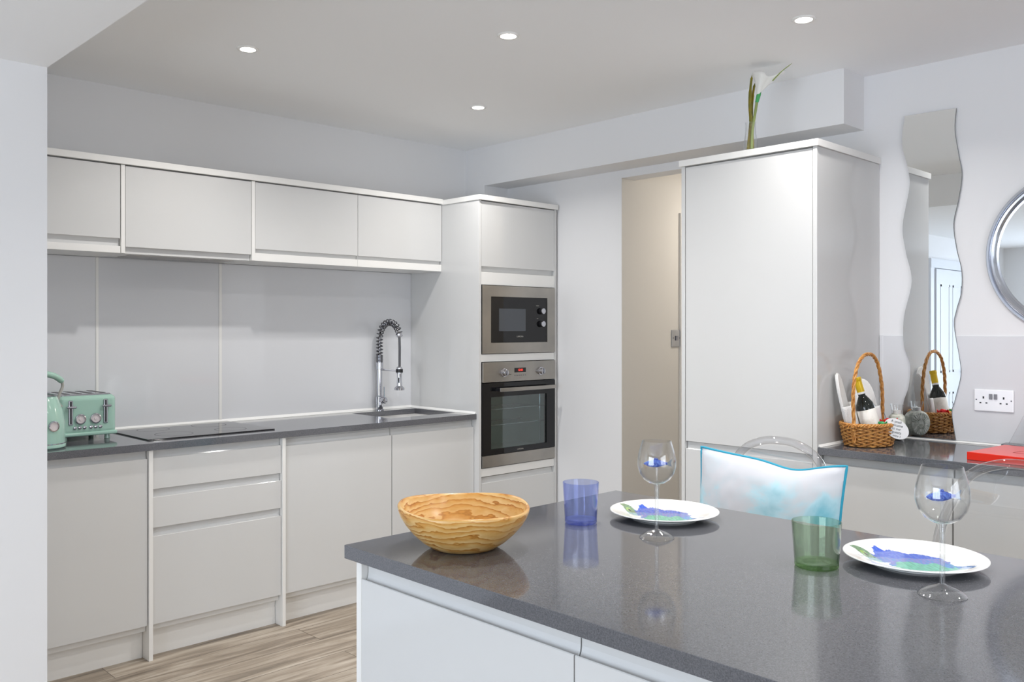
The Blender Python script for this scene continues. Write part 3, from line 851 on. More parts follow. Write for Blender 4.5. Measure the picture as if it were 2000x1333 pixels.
t = thing('wall_socket', 'double wall socket in a bright plate right of the wavy mirror', 'socket', (XR, 1.223, 1.093))
px = XR - .004
fin('face_plate', B().box(px - .006, px - .0003, 1.149, 1.298, 1.048, 1.138, .003, 3), 'socket', t)
for y in (1.216, 1.234): fin('rocker_switch', B().box(px - .011, px - .0055, y - .006, y + .006, 1.098, 1.120, .001, 1), 'switchgrey', t)
for yc in (1.186, 1.262):
    b = B(); b.box(px - .0066, px - .0058, yc - .003, yc + .003, 1.100, 1.109); b.box(px - .0066, px - .0058, yc - .015, yc - .008, 1.080, 1.085); b.box(px - .0066, px - .0058, yc + .008, yc + .015, 1.080, 1.085)
    fin('pin_holes', b, 'blackplastic', t)
for y in (1.158, 1.289): fin('screw', B().lathe([(0, .0058), (.003, .0058), (.0026, .0072), (0, .0072)], 14, (px, y, 1.095), '-x'), 'darkchrome', t)
t = thing('light_switch', 'small chrome light switch on the beige hall wall', 'switch', (4.448, 3.17, 1.327))
fin('face_plate', B().box(4.402, 4.492, 3.161, 3.1695, 1.277, 1.379, .003, 3), 'frame', t)
fin('rocker_switch', B().box(4.437, 4.459, 3.156, 3.1605, 1.315, 1.343, .001, 1), 'switchgrey', t)
fin('screw', B().lathe([(0, .009), (.003, .009), (.0026, .0104), (0, .0104)], 12, (4.415, 3.17, 1.33), '-y'), 'darkchrome', t)
fin('screw', B().lathe([(0, .009), (.003, .009), (.0026, .0104), (0, .0104)], 12, (4.480, 3.17, 1.33), '-y'), 'darkchrome', t)

# ------------------------------------------------------------------ toaster and kettle
t = thing('toaster', 'mint green four-slice toaster with chrome top beside the hob', 'toaster', (1.32, 4.1, .91))
tx0, tx1, ty0, ty1 = 1.202, 1.438, 3.975, 4.235
b = B(); b.box(tx0, tx1, ty0, ty1, .932, 1.102, .022, 5); fin('body', b, 'mint', t)
b = B(); b.box(tx0 + .018, tx1 - .018, ty0 + .018, ty1 - .018, 1.098, 1.108, .006, 3); top = fin('top_plate', b, 'chrome', t)
for i in range(4):
    x = 1.247 + i * .049
    fin('bread_slot', B().box(x - .011, x + .011, ty0 + .04, ty1 - .045, 1.1075, 1.1088), 'blackplastic', top)
fin('base_trim', B().box(tx0 - .003, tx1 + .003, ty0 - .003, ty1 + .003, .929, .946, .006, 3), 'mint', t)
for x in (tx0 + .03, tx1 - .03):
    for y in (ty0 + .03, ty1 - .03): fin('foot', B().lathe([(0, .9105), (.012, .9105), (.010, .932), (0, .932)], 16, (x, y, 0)), 'mint', t)
for x in (1.249, 1.391):
    tr = fin('lever_track', B().box(x - .009, x + .009, ty0 - .004, ty0 + .002, .978, 1.083, .004, 3), 'chrome', t)
    fin('track_slot', B().box(x - .003, x + .003, ty0 - .0047, ty0 - .0035, .984, 1.078), 'blackplastic', tr)
    fin('lever', B().box(x - .019, x + .019, ty0 - .022, ty0 - .004, 1.050, 1.060, .004, 3), 'chrome', tr)
for x in (1.288, 1.350):
    k = fin('dial_ring', B().lathe([(.017, 0), (.0225, 0), (.022, .006), (.018, .008), (.017, .005)], 32, (x, ty0, 1.002), '-y'), 'chrome', t)
    fin('dial_face', B().lathe([(0, .006), (.006, .006), (.007, .004), (.0175, .004)], 28, (x, ty0, 1.002), '-y'), 'dial', k)
for i in range(6): fin('button', B().lathe([(0, 0), (.0075, 0), (.0072, .004), (.005, .0055), (0, .0055)], 18, (1.266 + i * .0195 + (.006 if i > 2 else 0), ty0, .966), '-y'), 'chrome', t)

t = thing('kettle', 'mint green kettle at the left edge in front of the toaster', 'kettle', (1.095, 3.84, .91))
kc = (1.095, 3.84, 0)
fin('body', B().lathe([(0, .930), (.088, .930), (.088, .99), (.086, 1.02), (.078, 1.06), (.068, 1.09), (.060, 1.112), (.056, 1.118), (0, 1.118)], 48, kc), 'mint', t)
fin('base', B().lathe([(0, .9105), (.084, .9105), (.090, .916), (.090, .926), (.087, .9305), (0, .9305)], 48, kc), 'mint', t)
fin('base_ring', B().lathe([(.088, .9285), (.0895, .9285), (.0895, .9325), (.088, .9325)], 48, kc), 'chrome', t)
l_ = fin('lid', B().lathe([(.0565, 1.117), (.060, 1.119), (.055, 1.124), (.03, 1.134), (0, 1.137)], 40, kc), 'chrome', t)
fin('lid_knob', B().lathe([(0, 1.136), (.006, 1.137), (.006, 1.145), (.013, 1.150), (.012, 1.158), (0, 1.162)], 20, kc), 'mint', l_)
hd = smooth([(1.02, 3.80, 1.175), (1.05, 3.815, 1.198), (1.10, 3.843, 1.207), (1.15, 3.86, 1.196), (1.186, 3.875, 1.172)], 5)
fin('handle_grip', B().tube(hd, [.008] + [.0125] * (len(hd) - 2) + [.009], 12), 'mint', t)
ar = smooth([(1.184, 3.874, 1.172), (1.186, 3.874, 1.150), (1.172, 3.868, 1.118), (1.166, 3.866, 1.092), (1.181, 3.872, 1.068)], 5)
fin('handle_arm', B().tube(ar, .006, 10), 'grey', t)
fin('handle_arm', B().tube(smooth([(1.022, 3.80, 1.175), (1.012, 3.797, 1.15), (1.026, 3.803, 1.09)], 5), .006, 10), 'grey', t)
fin('spout', B().tube([(1.03, 3.82, 1.04), (1.00, 3.81, 1.075), (.975, 3.803, 1.10)], [.024, .018, .013], 16), 'mint', t)
# temperature gauge on the side facing the room
g = B().lathe([(0, .002), (.017, .003), (.018, .004)], 24, (0, 0, 0), '-y'); gm = Matrix.Translation((1.118, 3.757, 1.002)) @ Matrix.Rotation(math.radians(12), 4, 'Z')
gr = fin('gauge_ring', B().lathe([(.017, 0), (.022, 0), (.021, .005), (.017, .006)], 28, (0, 0, 0), '-y').xf(gm), 'chrome', t)
fin('gauge_face', g.xf(gm), 'dial', gr)

# ------------------------------------------------------------------ vase with lily on the tall cabinet
VX, VY, VZ = 3.388, 2.022, 2.1525
t = thing('glass_vase', 'slim clear glass vase on top of the tall cabinet', 'vase', (VX, VY, VZ))
fin('glass_body', B().lathe([(0, 0), (.028, 0), (.030, .003), (.028, .04), (.023, .08), (.021, .11), (.023, .125), (.0215, .125), (.0195, .11), (.0215, .08), (.0265, .04), (.028, .008), (0, .008)], 32, (VX, VY, VZ)), 'clear', t)
t = thing('calla_lily', 'artificial white calla lily with olive leaves in the clear vase', 'flower', (VX, VY, VZ + .009))
RV = Vector((math.sin(YAW), -math.cos(YAW), 0)); FV = Vector((math.cos(YAW), math.sin(YAW), 0)); ZV = Vector((0, 0, 1))
vp = Vector((VX, VY, VZ))
def V(r, z, f=0): return vp + RV * r + ZV * z + FV * f
fin('leaf', B().tube(smooth([V(.008, .010), V(.002, .12), V(-.003, .2), V(-.001, .27), V(.006, .332)], 6), [.009] * 8 + [.008] * 10 + [.006] * 5 + [.002, .001], 8, flat=.4), 'leaf', t)
fin('leaf', B().tube(smooth([V(-.008, .010, .008), V(.004, .13, .008), V(.006, .2, .008), V(.012, .25, .008), V(.020, .300, .008)], 6), [.009] * 8 + [.008] * 10 + [.006] * 5 + [.002, .001], 8, flat=.4), 'leaf', t)
fin('stem', B().tube(smooth([V(.002, .010, -.008), V(.006, .09, -.008), V(.018, .17, -.008), V(.027, .225, -.008)], 6), .006, 10), 'stem', t)
# flower: funnel spathe opening up with a long pointed tip
b = B(); rings = []
axis = [V(.027, .222, -.008), V(.031, .25, -.008), V(.037, .285, -.008), V(.045, .320, -.008)]
nseg = 32
for i in range(13):
    s_ = i / 12
    k = min(int(s_ * 3), 2); c = axis[k].lerp(axis[k + 1], s_ * 3 - k)
    rr = .006 + .030 * s_ ** 2.0
    ring_ = []
    for j in range(nseg):
        a = 2 * math.pi * j / nseg
        d_ = RV * math.cos(a) + FV * math.sin(a)
        tip = max(0, math.cos(a)) ** 6 * max(0, s_ - .45) / .55
        p = c + d_ * rr * (1 + .1 * math.sin(3 * a)) + RV * tip * .058 + ZV * (tip * .030 - .012 * math.cos(a) * s_ + (.010 * s_ if math.cos(a) < 0 else 0)) - FV * tip * .03
        ring_.append(b.bm.verts.new(p))
    rings.append(ring_)
for A, C in zip(rings, rings[1:]):
    for j in range(nseg): b.bm.faces.new((A[j], A[(j + 1) % nseg], C[(j + 1) % nseg], C[j]))
o = fin('flower_spathe', b, 'petal', t, ang=80)
m_ = o.modifiers.new('solid', 'SOLIDIFY'); m_.thickness = .0012
fin('flower_spadix', B().tube(smooth([V(.034, .265, -.008), V(.044, .31, -.008), V(.05, .335, -.008)], 4), [.004] * 8 + [.002], 8), 'capsule', t)
fin('calyx', B().lathe([(.007, -.012), (.008, 0), (.0095, .022), (.008, .034), (.006, .034)], 16).xf(Matrix.Translation(V(.027, .222, -.008)) @ Matrix.Rotation(math.radians(14), 4, FV)), 'calyx', t)
fin('flower_tip', B().tube(smooth([V(.086, .298, -.030), V(.120, .334, -.04), V(.162, .366, -.055)], 5), [.0028] * 5 + [.002] * 4 + [.0012, .0006], 6), 'stem', t)

# ------------------------------------------------------------------ olive wood bowl
BX, BY = 1.268, 1.462
def wob(a, r, z):
    k = z / .085
    return r * (1 + .012 * k * math.sin(2 * a + .6) + .006 * k * math.sin(5 * a)), z + k * k * (.0055 * math.sin(2 * a + 1.9) * .25 + .0020 * math.sin(3 * a + .4) + .004 * math.cos(a - math.radians(120)))
prof = [(0, .0), (.062, .0), (.072, .003), (.092, .016), (.112, .034), (.128, .053), (.139, .071), (.1435, .083), (.1445, .089), (.142, .0925), (.138, .092), (.135, .087), (.130, .076), (.118, .055), (.100, .036), (.076, .020), (.045, .0115), (0, .0095)]
o = fin('wooden_bowl', B().lathe(prof, 96, (0, 0, 0), mod=wob), 'olive', ang=80)
o.location = (BX, BY, .9103); o.rotation_euler = (0, 0, math.radians(-20))
tag(o, 'large round olive wood bowl on the corner of the island', 'bowl')

# ------------------------------------------------------------------ plates with painted fish
def inside(p, poly):
    x, y = p; c = False; n = len(poly)
    for i in range(n):
        x1, y1 = poly[i]; x2, y2 = poly[(i + 1) % n]
        if (y1 > y) != (y2 > y) and x < (x2 - x1) * (y - y1) / (y2 - y1) + x1: c = not c
    return c
CR = [(585, 975), (640, 922), (690, 908), (720, 918), (760, 935), (800, 925), (860, 932), (900, 942), (960, 970), (1000, 962), (1040, 966), (1100, 975), (1170, 1000), (1235, 1010), (1215, 1035), (1255, 1050), (1215, 1062), (1235, 1082), (1300, 1100), (1360, 1125), (1300, 1143), (1150, 1158), (1000, 1156), (900, 1150), (780, 1135), (690, 1118), (590, 1085), (568, 1068), (620, 1050), (520, 1046), (455, 1026), (420, 988), (398, 955), (372, 940), (380, 930), (445, 925), (515, 938), (572, 968)]
FP = [((x - 908) / 712, -(y - 1030) / 172) for x, y in CR]
prof_top = [(0, .0062), (.078, .0062), (.088, .0072), (.098, .0110), (.112, .0150), (.126, .0178), (.1345, .0192)]
def ztop(r):
    for (r0, z0), (r1, z1) in zip(prof_top, prof_top[1:]):
        if r <= r1: return z0 + (z1 - z0) * (r - r0) / (r1 - r0)
    return prof_top[-1][1]
PR = .137
def plate():
    t = thing('dinner_plate', 'white plate with a painted blue fish, nearer the wooden bowl', 'plate', (0, 0, 0), 'painted fish plates')
    b = B(); ns = 420; nr = 84
    rings = [[b.bm.verts.new((0, 0, ztop(0)))]]
    for i in range(1, nr + 1):
        r = .1345 * i / nr
        rings.append([b.bm.verts.new((r * math.cos(2 * math.pi * k / ns), r * math.sin(2 * math.pi * k / ns), ztop(r))) for k in range(ns)])
    for k in range(ns): b.bm.faces.new((rings[0][0], rings[1][k], rings[1][(k + 1) % ns]))
    for A, C in zip(rings[1:], rings[2:]):
        for k in range(ns): j = (k + 1) % ns; b.bm.faces.new((A[k], C[k], C[j], A[j]))
    lay = b.bm.verts.layers.float_color.new('Paint')
    white = rgb(240, 240, 238)
    for v in b.bm.verts:
        u, w_ = v.co.x / PR, v.co.y / PR
        col = white
        ju = u + .012 * mnoise.noise(Vector((v.co.x * 260, v.co.y * 60, 0)))
        jw = w_ + .035 * mnoise.noise(Vector((v.co.x * 330, v.co.y * 40, 3)))
        if inside((ju, jw), FP):
            n1 = mnoise.noise(Vector((v.co.x * 34, v.co.y * 22, 1))); n2 = mnoise.noise(Vector((v.co.x * 220, v.co.y * 60, 5)))
            if u < -.50:
                c = (108, 142, 104) if w_ > .15 else (150, 185, 190)
                if (u + .62) ** 2 + ((w_ - .32) * .45) ** 2 < .0022: c = (150, 180, 90)
                if (u + .60) ** 2 + ((w_ - .30) * .45) ** 2 < .0006: c = (16, 26, 30)
            elif w_ > .13 + .1 * n1 - .1 * u: c = (38, 80, 196) if n2 > -.1 else (74, 112, 216)
            elif w_ > -.15 + .22 * n1: c = (116, 122, 190) if n2 > -.15 else (84, 140, 210)
            elif n1 > -.14 and u < .42: c = (104, 184, 160)
            else: c = (92, 142, 204)
            f = 1 + .14 * n2
            col = rgb(*[min(255, max(0, q * f)) for q in c])
        v[lay] = col
    fin('plate_top', b, 'paint', t, local=True, ang=60)
    fin('plate_underside', B().lathe([(.1345, .0192), (.1365, .0188), (PR, .0175), (.134, .0158), (.112, .0105), (.095, .005), (.083, .003), (.082, 0), (.078, 0), (.077, .0028), (0, .0028)], 120), 'plate', t, local=True)
    return t
p1 = plate(); rzp = YAW - math.radians(90)
p1.location = (1.835, 1.342, .9103); p1.rotation_euler = (0, 0, rzp)
dup(p1, (1.838, .722, .9103), 'white plate with a painted blue fish, at the right beside the green tumbler', rz=rzp)

# ------------------------------------------------------------------ wine glasses with a glass fish
def wineglass():
    t = thing('wine_glass', 'clear wine glass with a blue glass fish inside, by the left plate', 'wine glass', (0, 0, 0), 'fish wine glasses')
    fin('foot', B().lathe([(.0385, 0), (.0395, .0008), (.034, .0065), (.022, .0125), (.010, .0168), (.0052, .0195), (.0045, .0195), (.009, .0155), (.021, .011), (.033, .005), (.0385, 0)], 48), 'clear', t, local=True)
    fin('stem', B().lathe([(.0046, .019), (.0044, .03), (.0043, .05), (.0045, .08), (.0047, .105), (.0058, .118), (.0085, .1235), (.003, .1235), (.0018, .105), (.0030, .075), (.0024, .045), (.0003, .03)], 24), 'stemglass', t, local=True)
    fin('bowl', B().lathe([(.0045, .1225), (.018, .1262), (.030, .134), (.039, .147), (.0434, .162), (.0440, .173), (.0425, .187), (.0385, .204), (.0345, .217), (.0335, .2212), (.0327, .2222), (.0321, .2212), (.0335, .2165), (.0374, .204), (.0413, .187), (.0428, .173), (.0422, .162), (.0378, .148), (.029, .1355), (.0175, .128), (.0, .1255)], 56), 'clear', t, local=True)
    fin('rod', B().tube([(0, 0, .1245), (0, 0, .161)], .0028, 12), 'stemglass', t, local=True)
    L_ = [(-.0300, .0006, .0006), (-.026, .0035, .0026), (-.018, .0068, .0042), (-.008, .0085, .005), (.002, .0082, .0048), (.012, .0058, .0034), (.020, .0032, .002), (.024, .0028, .0016)]
    b = B(); rings = []
    for x, rz_, ry_ in L_:
        rings.append([b.bm.verts.new((x, ry_ * math.cos(2 * math.pi * k / 16), .1695 + rz_ * math.sin(2 * math.pi * k / 16))) for k in range(16)])
    for A, C in zip(rings, rings[1:]):
        for k in range(16): b.bm.faces.new((A[k], A[(k + 1) % 16], C[(k + 1) % 16], C[k]))
    b.bm.faces.new(rings[0]); b.bm.faces.new(list(reversed(rings[-1])))
    b.prism([(-.008, .1768), (-.004, .1835), (-.002, .1805), (.001, .1825), (.003, .1785), (.010, .1765), (.012, .174)], 'y', -.0008, .0008)
    bmesh.ops.recalc_face_normals(b.bm, faces=list(b.bm.faces))
    f = fin('glass_fish', b, 'fish', t, local=True)
    fin('fish_tail', B().prism([(.0225, .1698), (.030, .1765), (.0355, .1800), (.0325, .1705), (.0345, .1625), (.029, .1640), (.0225, .1672)], 'y', -.001, .001), glassmat('pale_blue_glass', (.70, .80, .93, 1), (.4, .55, .85, 1)), f, local=True)
    return t
g1 = wineglass(); g1.location = (1.641, 1.221, .9103); g1.rotation_euler = (0, 0, rzp)
dup(g1, (1.657, .602, .9103), 'clear wine glass with a blue glass fish inside, at the right before the plate', rz=rzp + math.radians(8), scale=1.045)

# ------------------------------------------------------------------ tumblers
def tumbler(label, loc, rt, rb, h, gm, bm_):
    t = thing('tumbler', label, 'tumbler', loc)
    x, y, z = loc
    fin('glass_wall', B().lathe([(rb, .008), (rt, h - .001), (rt - .0008, h), (rt - .0018, h - .001), (rb - .002, .010)], 64, loc), gm, t)
    fin('glass_base', B().lathe([(0, .0), (rb - .003, .0), (rb, .003), (rb, .0098), (rb - .003, .0105), (rb * .6, .0085), (0, .0082)], 64, loc), bm_, t)
    return t
tumbler('blue glass tumbler on the island behind the wooden bowl', (1.634, 1.446, .9103), .0447, .0395, .1005, 'blueglass', 'bluebase')
tumbler('green glass tumbler on the island between the two plates', (1.676, .851, .9103), .0485, .0428, .091, 'greenglass', 'greenbase')

# ------------------------------------------------------------------ clear chairs and cushion
arch = [(0, 1.0), (.04, .9985), (.075, .990), (.115, .973), (.145, .948), (.165, .918), (.19, .867), (.212, .805), (.224, .745), (.226, .65), (.216, .54), (.205, .46)]
def chair():
    t = thing('clear_chair', 'transparent acrylic chair holding the watercolour cushion', 'chair', (0, 0, 0), 'clear acrylic chairs')
    pts = [(0, -y, z) for y, z in reversed(arch)] + [(0, y, z) for y, z in arch[1:]]
    pts = [(x + .06 * (z - .46) / .54 - .02, y, z) for x, y, z in smooth(pts, 4)]
    fin('back_frame', B().tube(pts, .0145, 14), 'tube', t, local=True)
    b = B(); inner = [(p[1] * .93, .46 + (p[2] - .46) * .965, p[0]) for p in pts]
    va = [b.bm.verts.new((x - .002, y, z)) for y, z, x in inner]; vb = [b.bm.verts.new((x + .002, y, z)) for y, z, x in inner]
    n = len(va)
    for i in range(n // 2):
        j = n - 1 - i
        if j - 1 > i + 1 or j - 1 >= i + 1:
            b.bm.faces.new((va[i], va[i + 1], va[j - 1], va[j])) if i + 1 != j - 1 else b.bm.faces.new((va[i], va[i + 1], va[j]))
            b.bm.faces.new((vb[j], vb[j - 1], vb[i + 1], vb[i])) if i + 1 != j - 1 else b.bm.faces.new((vb[j], vb[i + 1], vb[i]))
    fin('back_panel', b, 'acrylic', t, local=True)
    fin('seat', B().box(-.40, .0, -.215, .215, .435, .455, .009, 3), 'acrylic', t, local=True)
    for x, y in ((-.375, -.19), (-.375, .19), (-.02, -.19), (-.02, .19)):
        dx = .03 if x > -.1 else -.02
        fin('leg', B().tube([(x, y, .436), (x + dx * .5, y * 1.03, .22), (x + dx, y * 1.08, 0.0)], [.016, .0135, .011], 12), 'acrylic', t, local=True)
    return t
c1 = chair(); c1.location = (2.755, 1.557, 0)
dup(c1, (2.755, .795, 0), 'transparent acrylic chair at the right edge behind the island')

t = thing('cushion', 'white and aqua watercolour cushion with teal piping behind the island', 'cushion', (2.625, 1.515, .4565))
W2, H2 = .272, .253; NU, NV = 44, 40
def cpt(u, v, side):
    """u,v in -1..1"""
    e = (1 - abs(u) ** 2.6) * (1 - abs(v) ** 2.6)
    th = .072 * max(e, 0) ** .55
    pin = 1 - .055 * (1 - abs(v) ** 2) * abs(u) ** 3          # sides drawn in
    y = u * W2 * pin
    z = v * H2 * (1 - .050 * (1 - abs(u) ** 2) * abs(v) ** 3)
    if v > 0:
        z -= v ** 3 * .022 * math.exp(-((u + .35) / .35) ** 2)       # sag of the top edge
        z += v ** 3 * (.006 * max(0, u) ** 2)
    wr = .004 * mnoise.noise(Vector((u * 3, v * 4, side * 2))) + .0022 * mnoise.noise(Vector((u * 9, v * 7, side * 4)))
    x = side * (th + wr * (1 if e > 0.02 else 0)) + .06 * (v + 1) * .5 + .01 * math.sin(u * 2)
    return Vector((x - .03, y, z + H2))
b = B(); grid = {}
for side in (-1, 1):
    for i in range(NU + 1):
        for j in range(NV + 1):
            edge = i in (0, NU) or j in (0, NV)
            key = (i, j, 0 if edge else side)
            if key not in grid:
                p = cpt(2 * i / NU - 1, 2 * j / NV - 1, side)
                if edge: p = (cpt(2 * i / NU - 1, 2 * j / NV - 1, -1) + cpt(2 * i / NU - 1, 2 * j / NV - 1, 1)) / 2
                grid[key] = b.bm.verts.new(p)
    for i in range(NU):
        for j in range(NV):
            q = []
            for a, c in ((i, j), (i + 1, j), (i + 1, j + 1), (i, j + 1)):
                q.append(grid[(a, c, 0 if (a in (0, NU) or c in (0, NV)) else side)])
            b.bm.faces.new(q if side > 0 else list(reversed(q)))
loop = [(i, 0) for i in range(NU)] + [(NU, j) for j in range(NV)] + [(i, NV) for i in range(NU, 0, -1)] + [(0, j) for j in range(NV, 0, -1)]
pip = [grid[(i, j, 0)].co.copy() for i, j in loop]
fin('cushion_cover', b, 'cushion', t, local=True, ang=80)
fin('piping', B().tube(pip, .0042, 8, closed=True), 'piping', t, local=True)

# ------------------------------------------------------------------ wicker basket with its contents
CXB, CYB = 3.573, 1.588
t = thing('wicker_basket', 'oval wicker gift basket with a tall hoop handle', 'basket', (CXB, CYB, .9103))
def ell(z, a, extra=0.0):
    k = min(max(z / .088, 0), 1); A_ = .113 + .026 * k + extra; B_ = .082 + .016 * k + extra
    return Vector((A_ * math.cos(a), B_ * math.sin(a), z))
NS = 26; b = B()
for i in range(NS):
    a = 2 * math.pi * i / NS
    b.tube([ell(z, a) for z in (.002, .03, .06, .086)], .0028, 6)
fin('stakes', b, 'wicker_d', t, local=True)
b = B(); rows = 12
for r_ in range(rows):
    z = .006 + r_ * .0071
    n = NS * 6
    b.tube([ell(z + .0012 * math.sin(i * .9 + r_), 2 * math.pi * i / n, .0048 * math.cos(math.pi * (i / 6) + math.pi * r_)) for i in range(n)], .0041, 6, closed=True)
fin('woven_sides', b, 'wicker', t, local=True)
fin('basket_bottom', B().lathe([(0, .0012), (1, .0012), (1, .006), (0, .006)], 40, sx=.11, sy=.079), 'wicker', t, local=True)
b = B(); n = 180
for ph in (0, 2.09, 4.19):
    b.tube([ell(.090, 2 * math.pi * i / n, .0045 * math.cos(2 * math.pi * 18 * i / n + ph)) + Vector((0, 0, .0045 * math.sin(2 * math.pi * 18 * i / n + ph))) for i in range(n)], .0040, 6, closed=True)
fin('braided_rim', b, 'wicker_rim', t, local=True)
hp = smooth([(-.130, 0, .02), (-.134, 0, .10), (-.140, 0, .19), (-.130, 0, .27), (-.095, 0, .335), (-.045, 0, .366), (0, 0, .372), (.045, 0, .364), (.088, 0, .33), (.120, 0, .265), (.134, 0, .19), (.134, 0, .10), (.131, 0, .02)], 16)
b = B()
for ph in (0, 2.09, 4.19):
    q = []
    for i, p in enumerate(hp):
        tg = Vector(hp[min(i + 1, len(hp) - 1)]) - Vector(hp[max(i - 1, 0)]); tg.normalize(); e1 = Vector((0, 1, 0)); e2 = tg.cross(e1)
        a = i * .30 + ph
        q.append(Vector(p) + (e1 * math.cos(a) + e2 * math.sin(a)) * .0042)
    b.tube(q, .0040, 6)
fin('hoop_handle', b, 'wicker_rim', t, local=True)
b = B()
for i in range(9):
    a = random.uniform(2.6, 3.8); p = ell(.088, a, .004)
    b.tube([p, p + Vector((-.014 + random.uniform(-.006, .006), random.uniform(-.012, .004), random.uniform(-.012, .012)))], .0018, 5)
fin('loose_ends', b, 'wicker_rim', t, local=True)

def place(o, loc, R): o.location = loc; o.rotation_euler = R
# wine bottle: tilted to the left
t = thing('wine_bottle', 'wine bottle with gold capsule and white label leaning in the basket', 'bottle', (3.556, 1.548, .918))
fin('glass_body', B().lathe([(0, 0), (.030, 0), (.034, .004), (.034, .142), (.031, .160), (.020, .181), (.0135, .192), (.0130, .252), (.0145, .253), (.0145, .262), (0, .262)], 36), 'bottle', t, local=True)
fin('label', B().lathe([(.0343, .03), (.0346, .0305), (.0346, .138), (.0343, .1385)], 36), 'paper', t, local=True)
fin('capsule', B().lathe([(.0136, .205), (.0143, .2055), (.0140, .250), (.0154, .252), (.0154, .264), (0, .2645)], 28), 'capsule', t, local=True)
fin('neck_band', B().lathe([(.0138, .199), (.0146, .1995), (.0146, .207), (.0138, .2075)], 28), 'candle', t, local=True)
# lean in the picture plane: top towards camera left
t.rotation_mode = 'QUATERNION'
from mathutils import Quaternion
t.rotation_quaternion = Quaternion(FV, math.radians(-15)) @ Quaternion(RV, math.radians(-4)); t.scale = (1.06, 1.06, 1.06)

def slipper(label, loc, quat):
    t = thing('towelling_slipper', label, 'slipper', loc, 'white towelling slippers')
    out = []
    for i in range(64):
        a = 2 * math.pi * i / 64
        w_ = .046 + .006 * math.sin(a)
        out.append((w_ * math.copysign(abs(math.cos(a)) ** .85, math.cos(a)), .132 + .132 * math.sin(a)))
    b = B(); b.prism(out, 'y', 0, .012)
    bmesh.ops.bevel(b.bm, geom=[e for e in b.bm.edges if abs(e.verts[0].co.y - e.verts[1].co.y) < 1e-6], offset=.004, segments=3, affect='EDGES')
    b.flat = []; fin('sole', b, 'towel', t, local=True, ang=60)
    b = B()
    rings = []
    for k in range(13):      # toe cover over the lower half (toe down)
        z = .006 + k * .0115; h = .034 * math.sin(min(1, (k + .4) / 6) * math.pi / 2)
        ww = .048 * math.sqrt(max(.02, 1 - ((z - .132) / .133) ** 2)) + .003
        rings.append([b.bm.verts.new((ww * math.cos(math.pi * j / 16), -h * math.sin(math.pi * j / 16) ** .8 + .004, z)) for j in range(17)])
    for A, C in zip(rings, rings[1:]):
        for j in range(16): b.bm.faces.new((A[j], A[j + 1], C[j + 1], C[j]))
    o = fin('toe_cover', b, 'towel', t, local=True, ang=80)
    m_ = o.modifiers.new('s', 'SOLIDIFY'); m_.thickness = .005
    t.rotation_mode = 'QUATERNION'; t.rotation_quaternion = quat
    return t
face = Quaternion((0, 0, 1), rzp)
slipper('white towelling slipper standing in the basket right of the bottle', (3.622, 1.594, .918), Quaternion(FV, math.radians(-9)) @ Quaternion((0, 0, 1), rzp + math.radians(-8)) @ Quaternion((1, 0, 0), math.radians(-6)))
slipper('white towelling slipper leaning on the tall cabinet, left in the basket', (3.532, 1.628, .918), Quaternion(FV, math.radians(-13)) @ Quaternion((0, 0, 1), math.radians(14)))

def sweet(label, name, loc, m, s):
    b = B(); b.ball((0, 0, 0), s, 1.25, .8, .7, 14, 10)
    for v in b.bm.verts: v.co += Vector((0, 0, 0)) + v.co.normalized() * .18 * s * mnoise.noise(v.co * 120)
    for sg in (-1, 1):
        b.prism([(sg * s * 1.1, -.002), (sg * s * 1.9, -s * .6), (sg * s * 2.0, s * .1), (sg * s * 1.85, s * .65), (sg * s * 1.1, .002)], 'y', -.001, .001)
    o = fin(name, b, m); o.location = loc; o.rotation_euler = (.2, .1, random.uniform(0, 3)); tag(o, label, 'sweet'); return o
sweet('red foil wrapped sweet at the right rim of the basket', 'wrapped_sweet', (3.627, 1.527, 1.008), 'redfoil', .018)
sweet('green foil wrapped sweet in front of the bottle', 'wrapped_sweet', (3.545, 1.524, 1.004), 'greenfoil', .015)
sweet('gold wrapped sweet between the green and red ones', 'wrapped_sweet', (3.588, 1.520, 1.002), 'goldfoil', .013)

bpy.data.objects['towelling_slipper.001'].scale = (1.08, 1, 1.12)

# gift tag
t = thing('gift_tag', 'oval white handwritten tag hanging from the basket rim', 'tag', (3.575, 1.475, .985))
b = B(); b.lathe([(0, 0), (1, 0), (1, .0012), (0, .0012)], 48, axis='-y', sx=.054, sy=.037)
fin('card', b, 'card', t, local=True)
for i, (s_, sz) in enumerate((('A small', .0145), ('welcome', .0145), ('to our', .0140), ('guests', .0155), ('enjoy :)', .011))):
    text('handwriting', s_, sz, (-.016 + i * .008, -.0016, .0235 - i * .0118), (math.radians(90), math.radians(-20), 0), 'ink', t, local=True, extrude=.0001)
t.rotation_mode = 'QUATERNION'
t.rotation_quaternion = Quaternion(FV, math.radians(33)) @ Quaternion((0, 0, 1), rzp)
fin('string', B().tube([(-.050, 0, .006), (-.075, .01, .03)], .001, 5), 'ink', t, local=True)

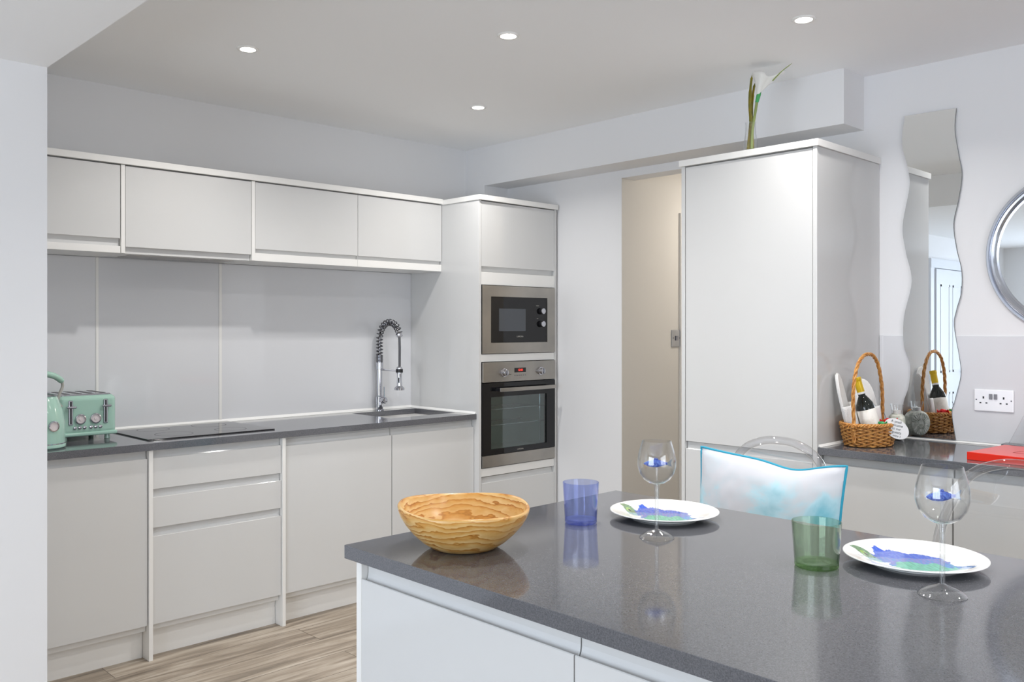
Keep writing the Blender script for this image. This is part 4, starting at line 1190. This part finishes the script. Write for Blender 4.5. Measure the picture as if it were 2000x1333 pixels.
# relief vase (disc flask) and tealight by the mirror
t = thing('relief_flask', 'round frosted grey-green relief glass flask beside the wavy mirror', 'vase', (3.815, 1.572, .9103))
b = B(); b.lathe([(0, -.030), (.030, -.031), (.048, -.028), (.056, -.020), (.0585, -.010), (.0585, .010), (.056, .020), (.048, .028), (.030, .031), (0, .030)], 56, (0, 0, .0572), 'y')
body = fin('body', b, 'stone', t, local=True)
fin('neck', B().lathe([(.022, .106), (.022, .122), (.0275, .154), (.0265, .154), (.021, .122), (.021, .108)], 32), 'clear', t, local=True)
b = B()
for k in range(24):
    a = 2 * math.pi * k / 24
    for sg in (-1, 1):
        b.tube([(.018 * math.cos(a), sg * .0312, .0572 + .018 * math.sin(a)), (.046 * math.cos(a), sg * .029, .0572 + .046 * math.sin(a))], .0016, 5)
fin('relief_ribs', b, 'stone', t, local=True)
t.rotation_euler = (0, 0, math.radians(28))
t = thing('tealight', 'white tealight in the neck of the relief flask', 'candle', (3.815, 1.572, 1.0195))
fin('wax', B().lathe([(0, .001), (.0165, .001), (.0172, .018), (0, .017)], 28), 'candle', t, local=True)
fin('wick', B().tube([(0, 0, .017), (.001, 0, .028)], .0012, 6), 'candle', t, local=True)

# red box
t = thing('red_gift_box', 'flat red box on the worktop at the right edge', 'box', (3.56, .93, .9103), rz=math.radians(-6))
fin('box_body', B().box(-.155, .155, -.22, .215, 0, .029, .0015, 2), 'red', t, local=True)
b = B()
b.box(-.05, -.047, -.20, .10, .0291, .0296); b.box(.0, .003, -.20, .10, .0291, .0296)
b.box(-.05, .003, .097, .10, .0291, .0296)
fin('lid_print', b, 'redprint', t, local=True)
# clear stand at the right edge
t = thing('clear_display_stand', 'slanted clear panel on a dark base at the right picture edge', 'stand', (3.865, .985, .9103))
fin('base', B().box(-.03, .03, -.16, .185, 0, .020, .002, 2), 'darkchrome', t, local=True)
b = B(); b.prism([(.165, .021), (-.12, .021), (-.06, .15), (.105, .15)], 'x', -.004, .004)
fin('clear_panel', b, 'acrylic', t, local=True)
